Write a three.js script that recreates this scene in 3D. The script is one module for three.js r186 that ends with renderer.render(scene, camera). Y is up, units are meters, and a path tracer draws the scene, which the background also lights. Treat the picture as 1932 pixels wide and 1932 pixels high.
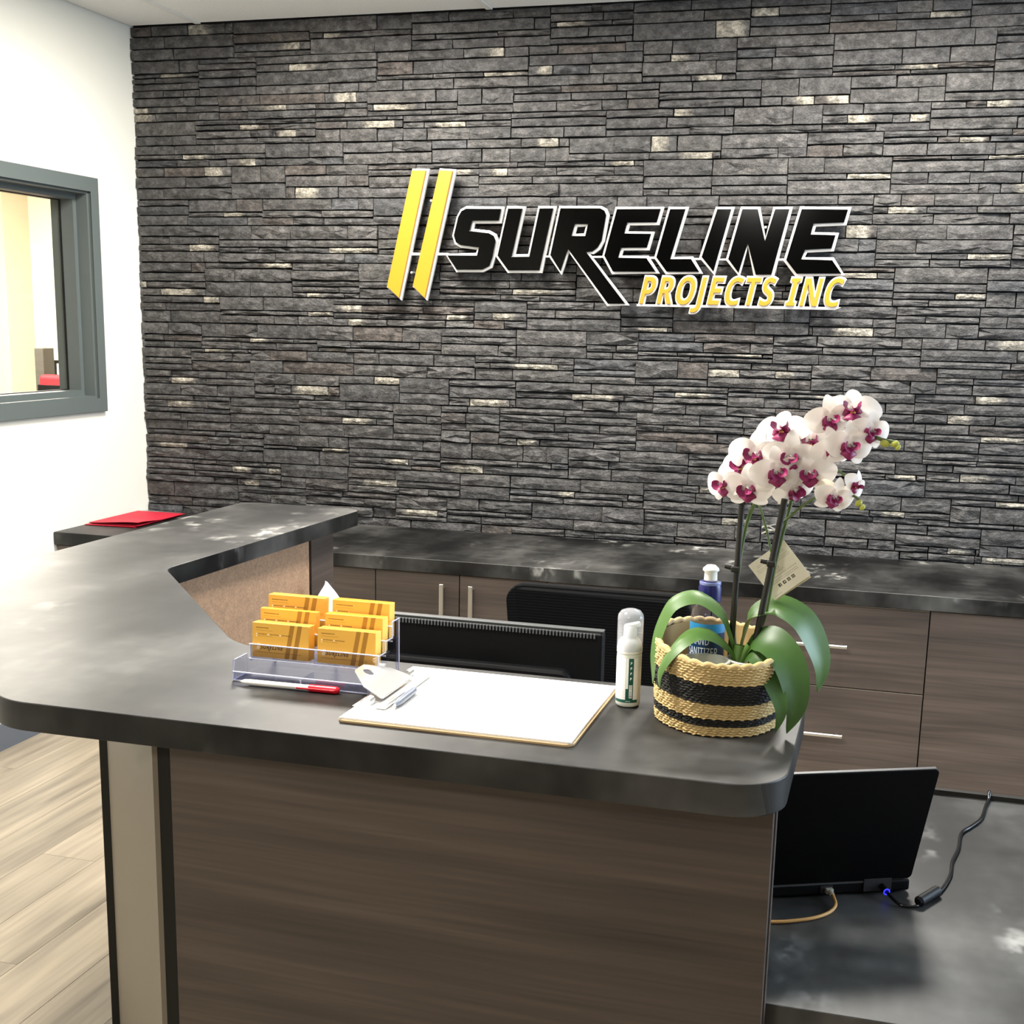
import * as THREE from 'three';
import { mergeGeometries, mergeVertices, toCreasedNormals } from 'three/addons/utils/BufferGeometryUtils.js';
import { RoundedBoxGeometry } from 'three/addons/geometries/RoundedBoxGeometry.js';
import { FontLoader } from 'three/addons/loaders/FontLoader.js';
import { RectAreaLightUniformsLib } from 'three/addons/lights/RectAreaLightUniformsLib.js';

/* ---------- camera, sky, large lights, exposure ---------- */
const scene = new THREE.Scene();
const camera = new THREE.PerspectiveCamera(2 * Math.atan(966 / 2450) * 180 / Math.PI, 1, 0.05, 60);
camera.position.set(0, 1.5982, 4.9529);
camera.rotation.order = 'YXZ';
camera.rotation.set(-0.2047, 0.2825, 0.0197);
camera.setViewOffset(1932, 1932, 0, -150, 1932, 1932);
scene.background = new THREE.Color().setRGB(1.6, 2.0, 2.6);
const renderer = new THREE.WebGLRenderer({ antialias: true });
renderer.toneMapping = THREE.LinearToneMapping;
renderer.toneMappingExposure = 1.88;
renderer.shadowMap.enabled = true;
RectAreaLightUniformsLib.init();
const PANEL_POWER = 56, PANEL_COLOR = [1.0, 0.955, 0.88], DAY_POWER = 4.2, DAY_COLOR = [0.62, 0.8, 1.0];

/* ---------- helpers ---------- */
const V = (x, y, z) => new THREE.Vector3(x, y, z);
function rng(seed) { let a = seed >>> 0; return () => { a = (a + 0x6D2B79F5) | 0; let t = Math.imul(a ^ (a >>> 15), 1 | a); t = (t + Math.imul(t ^ (t >>> 7), 61 | t)) ^ t; return ((t ^ (t >>> 14)) >>> 0) / 4294967296; }; }
const lerp = (a, b, t) => a + (b - a) * t, clamp = (v, a = 0, b = 1) => Math.min(b, Math.max(a, v));
const sstep = (a, b, v) => { const t = clamp((v - a) / (b - a)); return t * t * (3 - 2 * t); };
function hash(x, y, s) { let h = Math.imul(x, 374761393) + Math.imul(y, 668265263) + Math.imul(s, 1442695041); h = Math.imul(h ^ (h >>> 13), 1274126177); return ((h ^ (h >>> 16)) >>> 0) / 4294967296; }
function vnoise(x, y, px, py, s) { // value noise that repeats every px, py cells
  const xi = Math.floor(x), yi = Math.floor(y), fx = x - xi, fy = y - yi, u = fx * fx * (3 - 2 * fx), v = fy * fy * (3 - 2 * fy);
  const m = (a, p) => ((a % p) + p) % p, x0 = m(xi, px), x1 = m(xi + 1, px), y0 = m(yi, py), y1 = m(yi + 1, py);
  return lerp(lerp(hash(x0, y0, s), hash(x1, y0, s), u), lerp(hash(x0, y1, s), hash(x1, y1, s), u), v);
}
function fbm(u, v, cx, cy, oct, s) { let a = 0.5, t = 0, n = 0; for (let i = 0; i < oct; i++) { t += a * vnoise(u * cx, v * cy, cx, cy, s + i); n += a; a *= 0.5; cx *= 2; cy *= 2; } return t / n; }
function tex(w, h, fn, color = true) {
  const d = new Uint8Array(w * h * 4);
  for (let j = 0; j < h; j++) for (let i = 0; i < w; i++) {
    const c = fn(i / w, j / h), k = (j * w + i) * 4;
    if (typeof c === 'number') d[k] = d[k + 1] = d[k + 2] = clamp(c, 0, 255); else { d[k] = clamp(c[0], 0, 255); d[k + 1] = clamp(c[1], 0, 255); d[k + 2] = clamp(c[2], 0, 255); }
    d[k + 3] = 255;
  }
  const t = new THREE.DataTexture(d, w, h); t.wrapS = t.wrapT = THREE.RepeatWrapping; t.magFilter = THREE.LinearFilter; t.minFilter = THREE.LinearMipmapLinearFilter; t.generateMipmaps = true;
  if (color) t.colorSpace = THREE.SRGBColorSpace; t.needsUpdate = true; return t;
}
function canvasTex(w, h, draw) {
  const c = document.createElement('canvas'); c.width = w; c.height = h; draw(c.getContext('2d'), w, h);
  const t = new THREE.CanvasTexture(c); t.colorSpace = THREE.SRGBColorSpace; return t;
}
const std = (o) => new THREE.MeshStandardMaterial(o), phys = (o) => new THREE.MeshPhysicalMaterial(o);
const taken = new Map();
function numbered(n) { const k = taken.get(n) ?? 0; taken.set(n, k + 1); return k ? n + '_' + String(k).padStart(3, '0') : n; }
function part(name, geo, m, parent, label) {
  const o = new THREE.Mesh(geo, m); o.name = name; o.castShadow = o.receiveShadow = true; parent.add(o); if (label) o.userData.label = label; return o;
}
function thing(name, label, category, [x, y, z] = [0, 0, 0], turn = 0, group) {
  const o = new THREE.Group(); o.name = numbered(name); o.position.set(x, y, z); o.rotation.y = turn; o.userData = { label, category }; if (group) o.userData.group = group; scene.add(o); return o;
}
function solo(name, geo, m, label, category, group) {
  const o = part(numbered(name), geo, m, scene); o.userData = { label, category }; if (group) o.userData.group = group; return o;
}
function struct(name, geo, m, label) { const o = part(name, geo, m, scene); o.userData.kind = 'structure'; if (label) o.userData.label = label; return o; }
function muv(g, s = 1, du = 0, dv = 0, swap = false) { // uv in metres by the way each face points
  if (!g.attributes.normal) g.computeVertexNormals();
  const p = g.attributes.position, n = g.attributes.normal, a = new Float32Array(p.count * 2);
  for (let i = 0; i < p.count; i++) {
    const ax = Math.abs(n.getX(i)), ay = Math.abs(n.getY(i)), az = Math.abs(n.getZ(i)); let u, v;
    if (ay >= ax && ay >= az) { u = p.getX(i); v = p.getZ(i); } else if (ax > az) { u = p.getZ(i); v = p.getY(i); } else { u = p.getX(i); v = p.getY(i); }
    if (swap) [u, v] = [v, u];
    a[2 * i] = u / s + du; a[2 * i + 1] = v / s + dv;
  }
  g.setAttribute('uv', new THREE.BufferAttribute(a, 2)); return g;
}
const norm = (g) => { const q = g.index ? g.toNonIndexed() : g; for (const k of Object.keys(q.attributes)) if (!['position', 'normal', 'uv'].includes(k)) q.deleteAttribute(k); return q; };
const merge = (a) => mergeGeometries(a.map(norm));
function box(x0, x1, y0, y1, z0, z1, r = 0) {
  const w = x1 - x0, h = y1 - y0, d = z1 - z0;
  const g = r ? new RoundedBoxGeometry(w, h, d, 2, Math.min(r, w / 2.01, h / 2.01, d / 2.01)) : new THREE.BoxGeometry(w, h, d);
  g.translate((x0 + x1) / 2, (y0 + y1) / 2, (z0 + z1) / 2); return g;
}
function cyl(a, b, r0, r1 = r0, n = 16, open = false) { // tapered rod from a to b
  const d = b.clone().sub(a), g = new THREE.CylinderGeometry(r1, r0, d.length(), n, 1, open);
  g.applyQuaternion(new THREE.Quaternion().setFromUnitVectors(V(0, 1, 0), d.clone().normalize())); g.translate((a.x + b.x) / 2, (a.y + b.y) / 2, (a.z + b.z) / 2); return g;
}
const tube = (pts, r, n = 60, m = 10) => new THREE.TubeGeometry(new THREE.CatmullRomCurve3(pts.map((p) => p.isVector3 ? p : V(...p)), false, 'centripetal'), n, r, m);
const lathe = (pts, n = 40) => new THREE.LatheGeometry(pts.map(([r, y]) => new THREE.Vector2(r, y)), n);
function roundedPoly(pts, seg = 8) { // corner points [x, y, radius] -> points with the corners rounded
  const out = [], n = pts.length;
  for (let i = 0; i < n; i++) {
    const [x, y, r] = pts[i], a = pts[(i + n - 1) % n], b = pts[(i + 1) % n];
    if (!r) { out.push(new THREE.Vector2(x, y)); continue; }
    const c = new THREE.Vector2(x, y), u = new THREE.Vector2(a[0] - x, a[1] - y).normalize(), w = new THREE.Vector2(b[0] - x, b[1] - y).normalize();
    const h = Math.acos(clamp(u.dot(w), -1, 1)) / 2, t = r / Math.tan(h), p0 = c.clone().addScaledVector(u, t), p1 = c.clone().addScaledVector(w, t);
    const m = c.clone().addScaledVector(u.clone().add(w).normalize(), r / Math.sin(h));
    const a0 = Math.atan2(p0.y - m.y, p0.x - m.x); let da = Math.atan2(p1.y - m.y, p1.x - m.x) - a0; if (da > Math.PI) da -= 2 * Math.PI; if (da < -Math.PI) da += 2 * Math.PI;
    for (let k = 0; k <= seg; k++) out.push(new THREE.Vector2(m.x + r * Math.cos(a0 + da * k / seg), m.y + r * Math.sin(a0 + da * k / seg)));
  }
  return out;
}
function slab(pts, y0, y1, bev = 0.003) { // a plan outline (x, z) as a board between y0 and y1
  const s = new THREE.Shape(pts.map((p) => new THREE.Vector2(p.x, -p.y)));
  const g = new THREE.ExtrudeGeometry(s, { depth: y1 - y0 - 2 * bev, bevelEnabled: bev > 0, bevelThickness: bev, bevelSize: bev, bevelOffset: -bev, bevelSegments: 2, curveSegments: 8 });
  g.rotateX(-Math.PI / 2); g.translate(0, y0 + bev, 0); return g;
}
function rrect(w, h, r, d, bev = 0.001) { // rounded rectangle in x, y, thickness d along z, centred
  const p = roundedPoly([[-w / 2, -h / 2, r], [w / 2, -h / 2, r], [w / 2, h / 2, r], [-w / 2, h / 2, r]], 6);
  const g = new THREE.ExtrudeGeometry(new THREE.Shape(p), { depth: d - 2 * bev, bevelEnabled: true, bevelThickness: bev, bevelSize: bev, bevelOffset: -bev, bevelSegments: 2 });
  g.translate(0, 0, -d / 2 + bev); return g;
}
/* a blade swept along a curve: half width w(t), sideways direction side(t), fold lifts the two halves */
function blade(pts, w, side0, side1, fold = 0.25, thick = 0.0014, n = 36) {
  const cv = new THREE.CatmullRomCurve3(pts.map((p) => V(...p)), false, 'centripetal'), K = 6, pos = [], uv = [], idx = [];
  for (let i = 0; i <= n; i++) {
    const t = i / n, c = cv.getPointAt(t), T = cv.getTangentAt(t), s = V(...side0).lerp(V(...side1), t); s.addScaledVector(T, -s.dot(T)).normalize();
    const N = s.clone().cross(T).normalize(), hw = w(t);
    for (const lay of [1, -1]) for (let k = 0; k <= K; k++) {
      const q = k / K * 2 - 1, e = c.clone().addScaledVector(s, q * hw).addScaledVector(N, Math.abs(q) ** 1.4 * hw * fold + lay * thick * (1 - q * q * 0.9) / 2);
      pos.push(e.x, e.y, e.z); uv.push(k / K, t);
    }
  }
  const R = 2 * (K + 1);
  for (let i = 0; i < n; i++) for (let k = 0; k < K; k++) for (const o of [0, K + 1]) {
    const a = i * R + o + k, b = a + 1, c = a + R, d = b + R; if (o) idx.push(a, b, c, b, d, c); else idx.push(a, c, b, b, c, d);
  }
  for (let i = 0; i < n; i++) for (const k of [0, K]) { const a = i * R + k, b = a + K + 1, c = a + R, d = b + R; idx.push(a, b, c, b, d, c); }
  const g = new THREE.BufferGeometry(); g.setAttribute('position', new THREE.Float32BufferAttribute(pos, 3)); g.setAttribute('uv', new THREE.Float32BufferAttribute(uv, 2)); g.setIndex(idx); g.computeVertexNormals(); return g;
}

/* ---------- surface materials ---------- */
const slateMap = tex(2048, 1024, (u, v) => { // dark stone-look laminate, drawn over 2.4 x 1.2 m
  const cloud = fbm(u, v, 12, 6, 4, 3), fine = fbm(u, v, 160, 90, 2, 9), streak = fbm(u, v, 30, 70, 3, 17);
  const wisp = sstep(0.6, 0.76, fbm(u, v, 16, 8, 4, 31)) * sstep(0.42, 0.72, fbm(u, v, 90, 60, 3, 41)) * (0.5 + streak);
  const l = 35 + (cloud - 0.5) * 140 + (streak - 0.5) * 26 + (fine - 0.5) * 14 + wisp * 78;
  return [l * 1.01, l, l * 0.97];
});
const slate = phys({ map: slateMap, roughness: 0.42, specularIntensity: 0.6 });
const woodMap = tex(1024, 1024, (u, v) => { // grey-brown woodgrain laminate, grain along u, 1.2 x 1.2 m
  const w = v + 0.012 * fbm(u, v, 3, 6, 2, 5), band = fbm(u, w, 2, 22, 3, 11), g = fbm(u, w, 5, 150, 2, 21), h = fbm(u, w, 9, 380, 1, 27);
  const l = 0.9 + (band - 0.5) * 0.5 + (g - 0.5) * 0.3 + (h - 0.5) * 0.12;
  return [72 * l + 11, 61 * l + 10, 54 * l + 9];
});
const wood = std({ map: woodMap, roughness: 0.5 });
const floorMap = tex(1024, 2048, (u, v) => { // light greige plank print, grain along v
  const a = fbm(u, v, 10, 3, 3, 51), b = fbm(u, v, 60, 5, 3, 57), c = fbm(u, v, 220, 8, 1, 61), k = sstep(0.66, 0.82, fbm(u, v, 22, 3, 3, 67));
  const l = 1.04 + (a - 0.5) * 0.3 + (b - 0.5) * 0.26 + (c - 0.5) * 0.1 - k * 0.14;
  return [147 * l, 136 * l, 119 * l];
});
const corkMap = tex(512, 512, (u, v) => { const a = fbm(u, v, 130, 130, 2, 71), b = fbm(u, v, 30, 30, 2, 77), l = 0.86 + (a - 0.5) * 0.2 + (b - 0.5) * 0.1; return [186 * l, 148 * l, 116 * l]; });
const tileMap = tex(256, 256, (u, v) => { const a = hash(Math.floor(u * 256), Math.floor(v * 256), 5), l = 232 - (a > 0.93 ? 26 : a * 8); return [l, l, l * 0.985]; });
const stoneBump = tex(1024, 1024, (u, v) => {
  const w = u + 0.03 * fbm(u, v, 8, 8, 2, 81), r = 1 - Math.abs(fbm(w, v, 18, 36, 4, 83) * 2 - 1), f = fbm(u, v, 120, 160, 2, 87);
  return 255 * clamp(0.6 * r * r + 0.4 * f);
}, false);
const stoneMap = tex(1024, 1024, (u, v) => { const a = fbm(u, v, 26, 34, 4, 91), b = fbm(u, v, 130, 180, 2, 95), l = 255 * clamp(0.62 + (a - 0.5) * 0.6 + (b - 0.5) * 0.35); return [l, l, l]; });
const plaster = (r, g, b) => std({ color: new THREE.Color().setRGB(r, g, b), roughness: 0.9 });
const wallPaint = plaster(0.66, 0.645, 0.575), cream = plaster(0.8, 0.77, 0.64), shadedCream = plaster(0.66, 0.6, 0.45), greyFrame = std({ color: 0x515857, roughness: 0.55 });
const black = phys({ color: 0x060607, roughness: 0.5, specularIntensity: 0.4 }), darkEdge = phys({ color: 0x1d1c19, roughness: 0.55, specularIntensity: 0.4 }), steel = std({ color: 0xc9c6c0, metalness: 1, roughness: 0.28 }), chrome = std({ color: 0xf0f0ee, metalness: 0.75, roughness: 0.2 });
const acrylic = phys({ color: 0xeff0f8, transmission: 1, thickness: 0, roughness: 0.02, ior: 1.49 }), acrylicEdge = phys({ color: 0xe4e6f4, transmission: 0.35, thickness: 0, roughness: 0.12, ior: 1.49 }), glassPane = phys({ color: 0xffffff, transmission: 1, thickness: 0, roughness: 0.0, ior: 1.45 });
const whitePlastic = std({ color: 0xf1efe8, roughness: 0.4 }), paper = std({ color: 0xf4f2ec, roughness: 0.85 });

/* ---------- room ---------- */
const XL = -3.102, XR = 2.2, ZF = 9.8, YC = 2.74;
const floor = struct('floor', box(XL - 0.14, XR + 0.14, -0.14, -0.012, -0.2, ZF + 0.14), plaster(0.2, 0.19, 0.17), 'light greige wood-look plank floor');
{ // planks, grain towards the stone wall
  const r = rng(5), fm = [0.95, 1.0, 1.05].map((k) => std({ map: floorMap, color: new THREE.Color(k, k, k), roughness: 0.42 }));
  const variants = [];
  for (let i = 0; i < 8; i++) { const g = new THREE.BoxGeometry(0.1815, 0.012, 1.8185); const q = muv(g, 1.8, r(), r()); variants.push(q); }
  for (let c = 0; XL + c * 0.183 < XR; c++) for (let k = -1; k < 7; k++) {
    const x = XL + 0.0915 + c * 0.183, zc = k * 1.82 + ((c * 0.607) % 1.82) + 0.3; const z0 = Math.max(0, zc - 0.9093), z1 = Math.min(ZF, zc + 0.9093); if (z1 - z0 < 0.05) continue;
    const o = part('plank', variants[Math.floor(r() * 8)], fm[Math.floor(r() * 3)], floor); o.position.set(Math.min(x, XR), -0.006, (z0 + z1) / 2); o.scale.z = (z1 - z0) / 1.8185;
  }
}
const ceiling = struct('ceiling', box(XL - 0.14, XR + 0.14, YC + 0.02, YC + 0.14, -0.2, ZF + 0.14), plaster(0.7, 0.7, 0.68), 'white suspended ceiling of lay-in tiles');
const LIGHT_CELLS = [[-2, 1, 1], [0, 1, 0], [-1, 5, 0], [-1, 11, 0]];   // column (1.22 m), row (0.61 m) and half of the tile taken by each lay-in light, the last an added fill
const cellX = (c) => -1.57 + 1.22 * (c + 1), cellZ = (k) => 0.61 * k;
{
  const tm = std({ map: tileMap, roughness: 0.95 }), grid = [], lit = new Map(LIGHT_CELLS.map(([c, k, h]) => [c + ',' + k, h]));
  for (let c = -3; c < 4; c++) for (let k = 0; k < 17; k++) {
    let x0 = Math.max(XL, cellX(c)), x1 = Math.min(XR, cellX(c + 1)); const z0 = cellZ(k), z1 = Math.min(ZF, cellZ(k + 1)), h = lit.get(c + ',' + k); if (x1 - x0 < 0.03 || z1 <= z0) continue; if (h === 1) x1 -= 0.61; if (h === 0) x0 += 0.61;
    part('ceiling_tile', muv(box(x0 + 0.006, x1 - 0.006, YC + 0.003, YC + 0.019, z0 + 0.006, z1 - 0.006), 0.4), tm, ceiling);
  }
  for (let c = -3; c < 5; c++) if (cellX(c) > XL && cellX(c) < XR) grid.push(box(cellX(c) - 0.012, cellX(c) + 0.012, YC - 0.001, YC + 0.003, 0, ZF));
  for (let k = 1; k < 17; k++) grid.push(box(XL, XR, YC - 0.0005, YC + 0.0025, cellZ(k) - 0.012, cellZ(k) + 0.012));
  part('ceiling_grid', merge(grid), std({ color: 0xd9d9d5, roughness: 0.6 }), ceiling);
}
const lampGlow = std({ color: 0xffffff, emissive: new THREE.Color().setRGB(...PANEL_COLOR), emissiveIntensity: 2.5, roughness: 0.6 });
function ceilingLight(c, k, h, label) {
  const x0 = cellX(c) + 0.61 * h, z0 = cellZ(k), t = thing('ceiling_light', label, 'ceiling light', [x0 + 0.305, YC, z0 + 0.305], 0, 'lay-in ceiling lights');
  part('diffuser', box(-0.265, 0.265, 0.004, 0.012, -0.265, 0.265), lampGlow, t);
  part('frame', merge([box(-0.295, 0.295, 0, 0.018, -0.295, -0.265), box(-0.295, 0.295, 0, 0.018, 0.265, 0.295), box(-0.295, -0.265, 0, 0.018, -0.265, 0.265), box(0.265, 0.295, 0, 0.018, -0.265, 0.265)]), std({ color: 0xe6e6e2, roughness: 0.5 }), t);
  const l = new THREE.RectAreaLight(new THREE.Color().setRGB(...PANEL_COLOR), PANEL_POWER, 0.53, 0.53); l.position.set(0, -0.004, 0); l.rotation.x = -Math.PI / 2; t.add(l);
}
ceilingLight(...LIGHT_CELLS[0], 'lay-in ceiling light above the left end of the stone wall');
ceilingLight(...LIGHT_CELLS[1], 'lay-in ceiling light above the drawers by the stone wall');
ceilingLight(...LIGHT_CELLS[2], 'lay-in ceiling light directly over the bend of the reception counter');

ceilingLight(...LIGHT_CELLS[3], 'unseen lay-in ceiling light added as front fill on the visitor side near the entrance wall');  // front fill added behind the camera, no such fixture is seen

/* left wall with its office window, and the office behind it */
const WZ0 = 0.345, WZ1 = 1.96, WY0 = 1.262, WY1 = 2.068;      // clear opening inside the casing
const wallLeft = struct('wall_left', merge([box(XL - 0.14, XL, 0, YC + 0.02, -0.2, WZ0), box(XL - 0.14, XL, 0, YC + 0.02, WZ1, ZF), box(XL - 0.14, XL, 0, WY0, WZ0, WZ1), box(XL - 0.14, XL, WY1, YC + 0.02, WZ0, WZ1)]), wallPaint, 'cream painted wall with an interior window');
struct('baseboard_left', box(XL, XL + 0.012, 0, 0.1, 0, ZF), std({ color: 0x595e66, roughness: 0.6 }), 'blue-grey vinyl baseboard');
{
  const w = new THREE.Group(); w.name = 'window_1'; w.userData = { kind: 'structure', label: 'grey framed interior window in the cream wall' }; scene.add(w);
  const a = 0.052, x1 = XL + 0.018; // casing on the face of the wall
  const cs = new THREE.Shape([[WZ0 - a, WY0 - a], [WZ1 + a, WY0 - a], [WZ1 + a, WY1 + a], [WZ0 - a, WY1 + a]].map(([p, q]) => new THREE.Vector2(-p, q))); cs.holes.push(new THREE.Path([[WZ0, WY0], [WZ1, WY0], [WZ1, WY1], [WZ0, WY1]].map(([p, q]) => new THREE.Vector2(-p, q))));
  const cg = new THREE.ExtrudeGeometry(cs, { depth: 0.015, bevelEnabled: true, bevelThickness: 0.003, bevelSize: 0.003, bevelOffset: -0.003, bevelSegments: 2 }); cg.rotateY(Math.PI / 2); cg.translate(XL, 0, 0);
  part('casing', cg, greyFrame, w);
  const ring = (x0, xx1, t, y0 = WY0, y1 = WY1, z0 = WZ0, z1 = WZ1) => merge([box(x0, xx1, y1 - t, y1, z0, z1), box(x0, xx1, y0, y0 + t, z0, z1), box(x0, xx1, y0 + t, y1 - t, z0, z0 + t), box(x0, xx1, y0 + t, y1 - t, z1 - t, z1)]);
  part('jamb', ring(XL - 0.145, XL + 0.004, 0.012), greyFrame, w);
  part('glazing_stop', ring(XL - 0.145, XL - 0.045, 0.034), greyFrame, w);
  part('seal', ring(XL - 0.108, XL - 0.1, 0.037), black, w, 'thin black glazing seal');
  part('pane', box(XL - 0.107, XL - 0.101, WY0 + 0.02, WY1 - 0.02, WZ0 + 0.02, WZ1 - 0.02), glassPane, w);
}
/* the office seen through it */
const OX0 = -7.6, OZ0 = -3.6, OZ1 = 2.6;
struct('floor_office', box(OX0, XL - 0.14, -0.1, 0, OZ0, OZ1), plaster(0.35, 0.31, 0.25), 'tan office floor');
struct('ceiling_office', box(OX0, XL - 0.14, YC, YC + 0.1, OZ0, OZ1), plaster(0.75, 0.74, 0.7), 'white office ceiling');
struct('wall_office_far', box(OX0, XL - 0.14, 0, YC, OZ0 - 0.1, OZ0), cream, 'cream office wall');
struct('wall_office_side', box(OX0 - 0.1, OX0, 0, YC, OZ0, OZ1), cream, 'cream office side wall');
struct('wall_office_near', box(OX0, XL - 0.14, 0, YC, OZ1, OZ1 + 0.1), cream, 'cream office near wall');
struct('wall_office_return', box(XL - 0.14, XL - 0.04, 0, YC, OZ0, -0.2), cream, 'cream office wall behind the stone wall');
struct('wall_pilaster', box(-6.95, -6.265, 0, YC, OZ0 + 0.001, -3.3), shadedCream, 'pilaster on the office wall with its shade painted as tan');  // wall face turned from the light, its shade put into the tan colour
{
  const t = thing('ceiling_light', 'warm ceiling light inside the office behind the window', 'ceiling light', [-5.3, YC, -1.6], 0, 'lay-in ceiling lights');
  part('diffuser', box(-0.57, 0.57, -0.014, -0.006, -0.265, 0.265), lampGlow, t);
  part('frame', merge([box(-0.6, 0.6, -0.02, 0, -0.295, -0.265), box(-0.6, 0.6, -0.02, 0, 0.265, 0.295), box(-0.6, -0.57, -0.02, 0, -0.265, 0.265), box(0.57, 0.6, -0.02, 0, -0.265, 0.265)]), whitePlastic, t);
  const l = new THREE.RectAreaLight(new THREE.Color().setRGB(1, 0.94, 0.82), 75, 1.14, 0.53); l.position.y = -0.018; l.rotation.x = -Math.PI / 2; t.add(l);
}
/* right wall with a daylight window, wall behind the visitor */
const RZ0 = 1.1, RZ1 = 3.3, RY0 = 0.95, RY1 = 2.35;
struct('wall_right', merge([box(XR, XR + 0.14, 0, YC + 0.02, -0.2, RZ0), box(XR, XR + 0.14, 0, YC + 0.02, RZ1, ZF), box(XR, XR + 0.14, 0, RY0, RZ0, RZ1), box(XR, XR + 0.14, RY1, YC + 0.02, RZ0, RZ1)]), wallPaint, 'cream painted wall with a daylight window');
struct('wall_front', box(XL - 0.14, XR + 0.14, 0, YC + 0.02, ZF, ZF + 0.14), plaster(0.2, 0.2, 0.21), 'grey painted wall on the visitor side');
{
  const w = new THREE.Group(); w.name = 'window_2'; w.userData = { kind: 'structure', label: 'daylight window in the right wall' }; scene.add(w);
  const fr = (z0, z1, y0, y1) => box(XR - 0.01, XR + 0.1, y0, y1, z0, z1);
  part('frame', merge([fr(RZ0, RZ1, RY0, RY0 + 0.05), fr(RZ0, RZ1, RY1 - 0.05, RY1), fr(RZ0, RZ0 + 0.05, RY0, RY1), fr(RZ1 - 0.05, RZ1, RY0, RY1), fr((RZ0 + RZ1) / 2 - 0.025, (RZ0 + RZ1) / 2 + 0.025, RY0, RY1)]), greyFrame, w);
  for (const [a, b] of [[RZ0, (RZ0 + RZ1) / 2], [(RZ0 + RZ1) / 2, RZ1]]) part('pane', box(XR + 0.045, XR + 0.051, RY0 + 0.02, RY1 - 0.02, a + 0.01, b - 0.01), glassPane, w);
  const l = new THREE.RectAreaLight(new THREE.Color().setRGB(...DAY_COLOR), DAY_POWER, RZ1 - RZ0 - 0.12, RY1 - RY0 - 0.12); l.position.set(XR - 0.02, (RY0 + RY1) / 2, (RZ0 + RZ1) / 2); l.rotation.y = Math.PI / 2; w.add(l);
}

/* ---------- stacked stone wall ---------- */
const wallBack = struct('wall_back', box(XL - 0.04, XR + 0.14, 0, YC + 0.02, -0.2, -0.028), std({ color: 0x201f1e, roughness: 0.95 }), 'dark stacked ledge stone wall with scattered pale stones');
const PALE = [[-284,-276,269.9,273.1],[-225,-219,266.5,268.6],[-242,-235,262.8,265.8],[-240,-231,254.9,257.8],[-297,-288,254.1,255.7],[-218,-211,242.3,245.5],[-249,-241,240.3,242.5],[-312,-303,240.4,242.9],[-312,-303,237.7,240.2],[-262,-254,233.2,235.4],[-244,-237,230.2,232.6],[-207,-195,232.8,235.7],[-288,-278,222.2,224.2],[-261,-255,219.3,221.8],[-278,-271,215.4,218.5],[-238,-230,207.9,211.1],[-270,-262,199.6,201.5],[-286,-277,185.9,188.7],[-223,-205,185.4,187.6],[-250,-240,179.2,180.8],[-311,-307,170.9,173.7],[-300,-286,167.8,170.0],[-280,-274,165.0,167.2],[-233,-227,167.6,169.9],[-233,-224,160.5,162.4],[-215,-209,157.4,159.9],[-259,-253,149.5,151.2],[-280,-271,144.9,146.8],[-223,-216,146.1,148.2],[-156,-151,257.0,259.4],[-131,-121,266.7,268.5],[-136,-132,250.0,253.5],[-159,-145,250.3,252.0],[-204,-189,239.1,241.7],[-177,-166,232.4,234.7],[-88,-83,253.2,255.9],[-77,-69,246.3,248.6],[-72,-63,260.4,262.0],[-41,-36,238.1,240.3],[-30,-24,237.8,240.3],[-86,-81,235.8,237.8],[-24,-17,230.6,233.5],[-3,1,231.9,234.7],[-4,5,248.0,249.8],[1,10,264.2,266.4],[-58,-50,267.3,270.4],[22,29,234.8,237.5],[-136,-129,224.5,227.4],[-94,-89,222.0,223.3],[-81,-71,219.9,222.5],[14,21,223.5,225.6],[24,35,217.8,219.5],[-23,-8,211.6,213.8],[-107,-100,217.5,219.7],[-154,-149,214.1,217.3],[-8,0,199.9,201.3],[-22,-15,195.4,196.6],[35,40,206.4,207.6],[20,31,184.2,186.4],[-22,-10,177.4,179.6],[17,26,170.4,172.8],[-146,-130,170.0,172.4],[-173,-166,160.3,163.3],[-154,-147,160.2,163.2],[-43,-37,167.9,169.8],[-95,-85,156.8,158.9],[-22,-10,157.9,160.2],[35,42,153.1,154.3],[-58,-49,148.3,149.8],[-143,-127,141.7,143.9],[-44,-39,141.6,144.9],[-204,-193,133.9,136.9],[-67,-57,141.0,143.9],[-237,-224,128.6,132.5],[-297,-287,131.4,134.1],[-299,-289,121.5,124.4],[-81,-69,132.9,134.9],[-121,-106,130.6,133.0],[27,35,134.0,136.8],[-163,-150,127.8,129.7],[18,24,127.5,130.2],[30,44,120.5,122.9],[-218,-207,117.4,120.2],[-227,-217,105.7,107.2],[-302,-290,104.1,106.3],[-269,-262,94.9,97.6],[-260,-248,95.3,97.7],[-262,-256,91.0,92.5],[-206,-194,92.5,95.4],[-196,-189,101.6,104.2],[-169,-157,99.4,101.2],[-143,-137,112.6,114.7],[-124,-119,92.1,94.7],[-189,-176,81.3,83.9],[3,9,105.6,107.7],[24,33,106.0,109.2],[37,47,97.5,99.4],[-1,6,91.8,94.2],[22,28,79.3,81.8],[34,48,76.9,79.1],[-70,-64,96.9,98.9],[-61,-53,85.2,88.0],[-216,-209,162.2,165.3],[-190,-182,185.1,187.1],[-172,-165,214.8,217.2],[-27,-19,133.9,135.6]]; // pale stones: x from, x to, y from, y to, in cm on the wall
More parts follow.
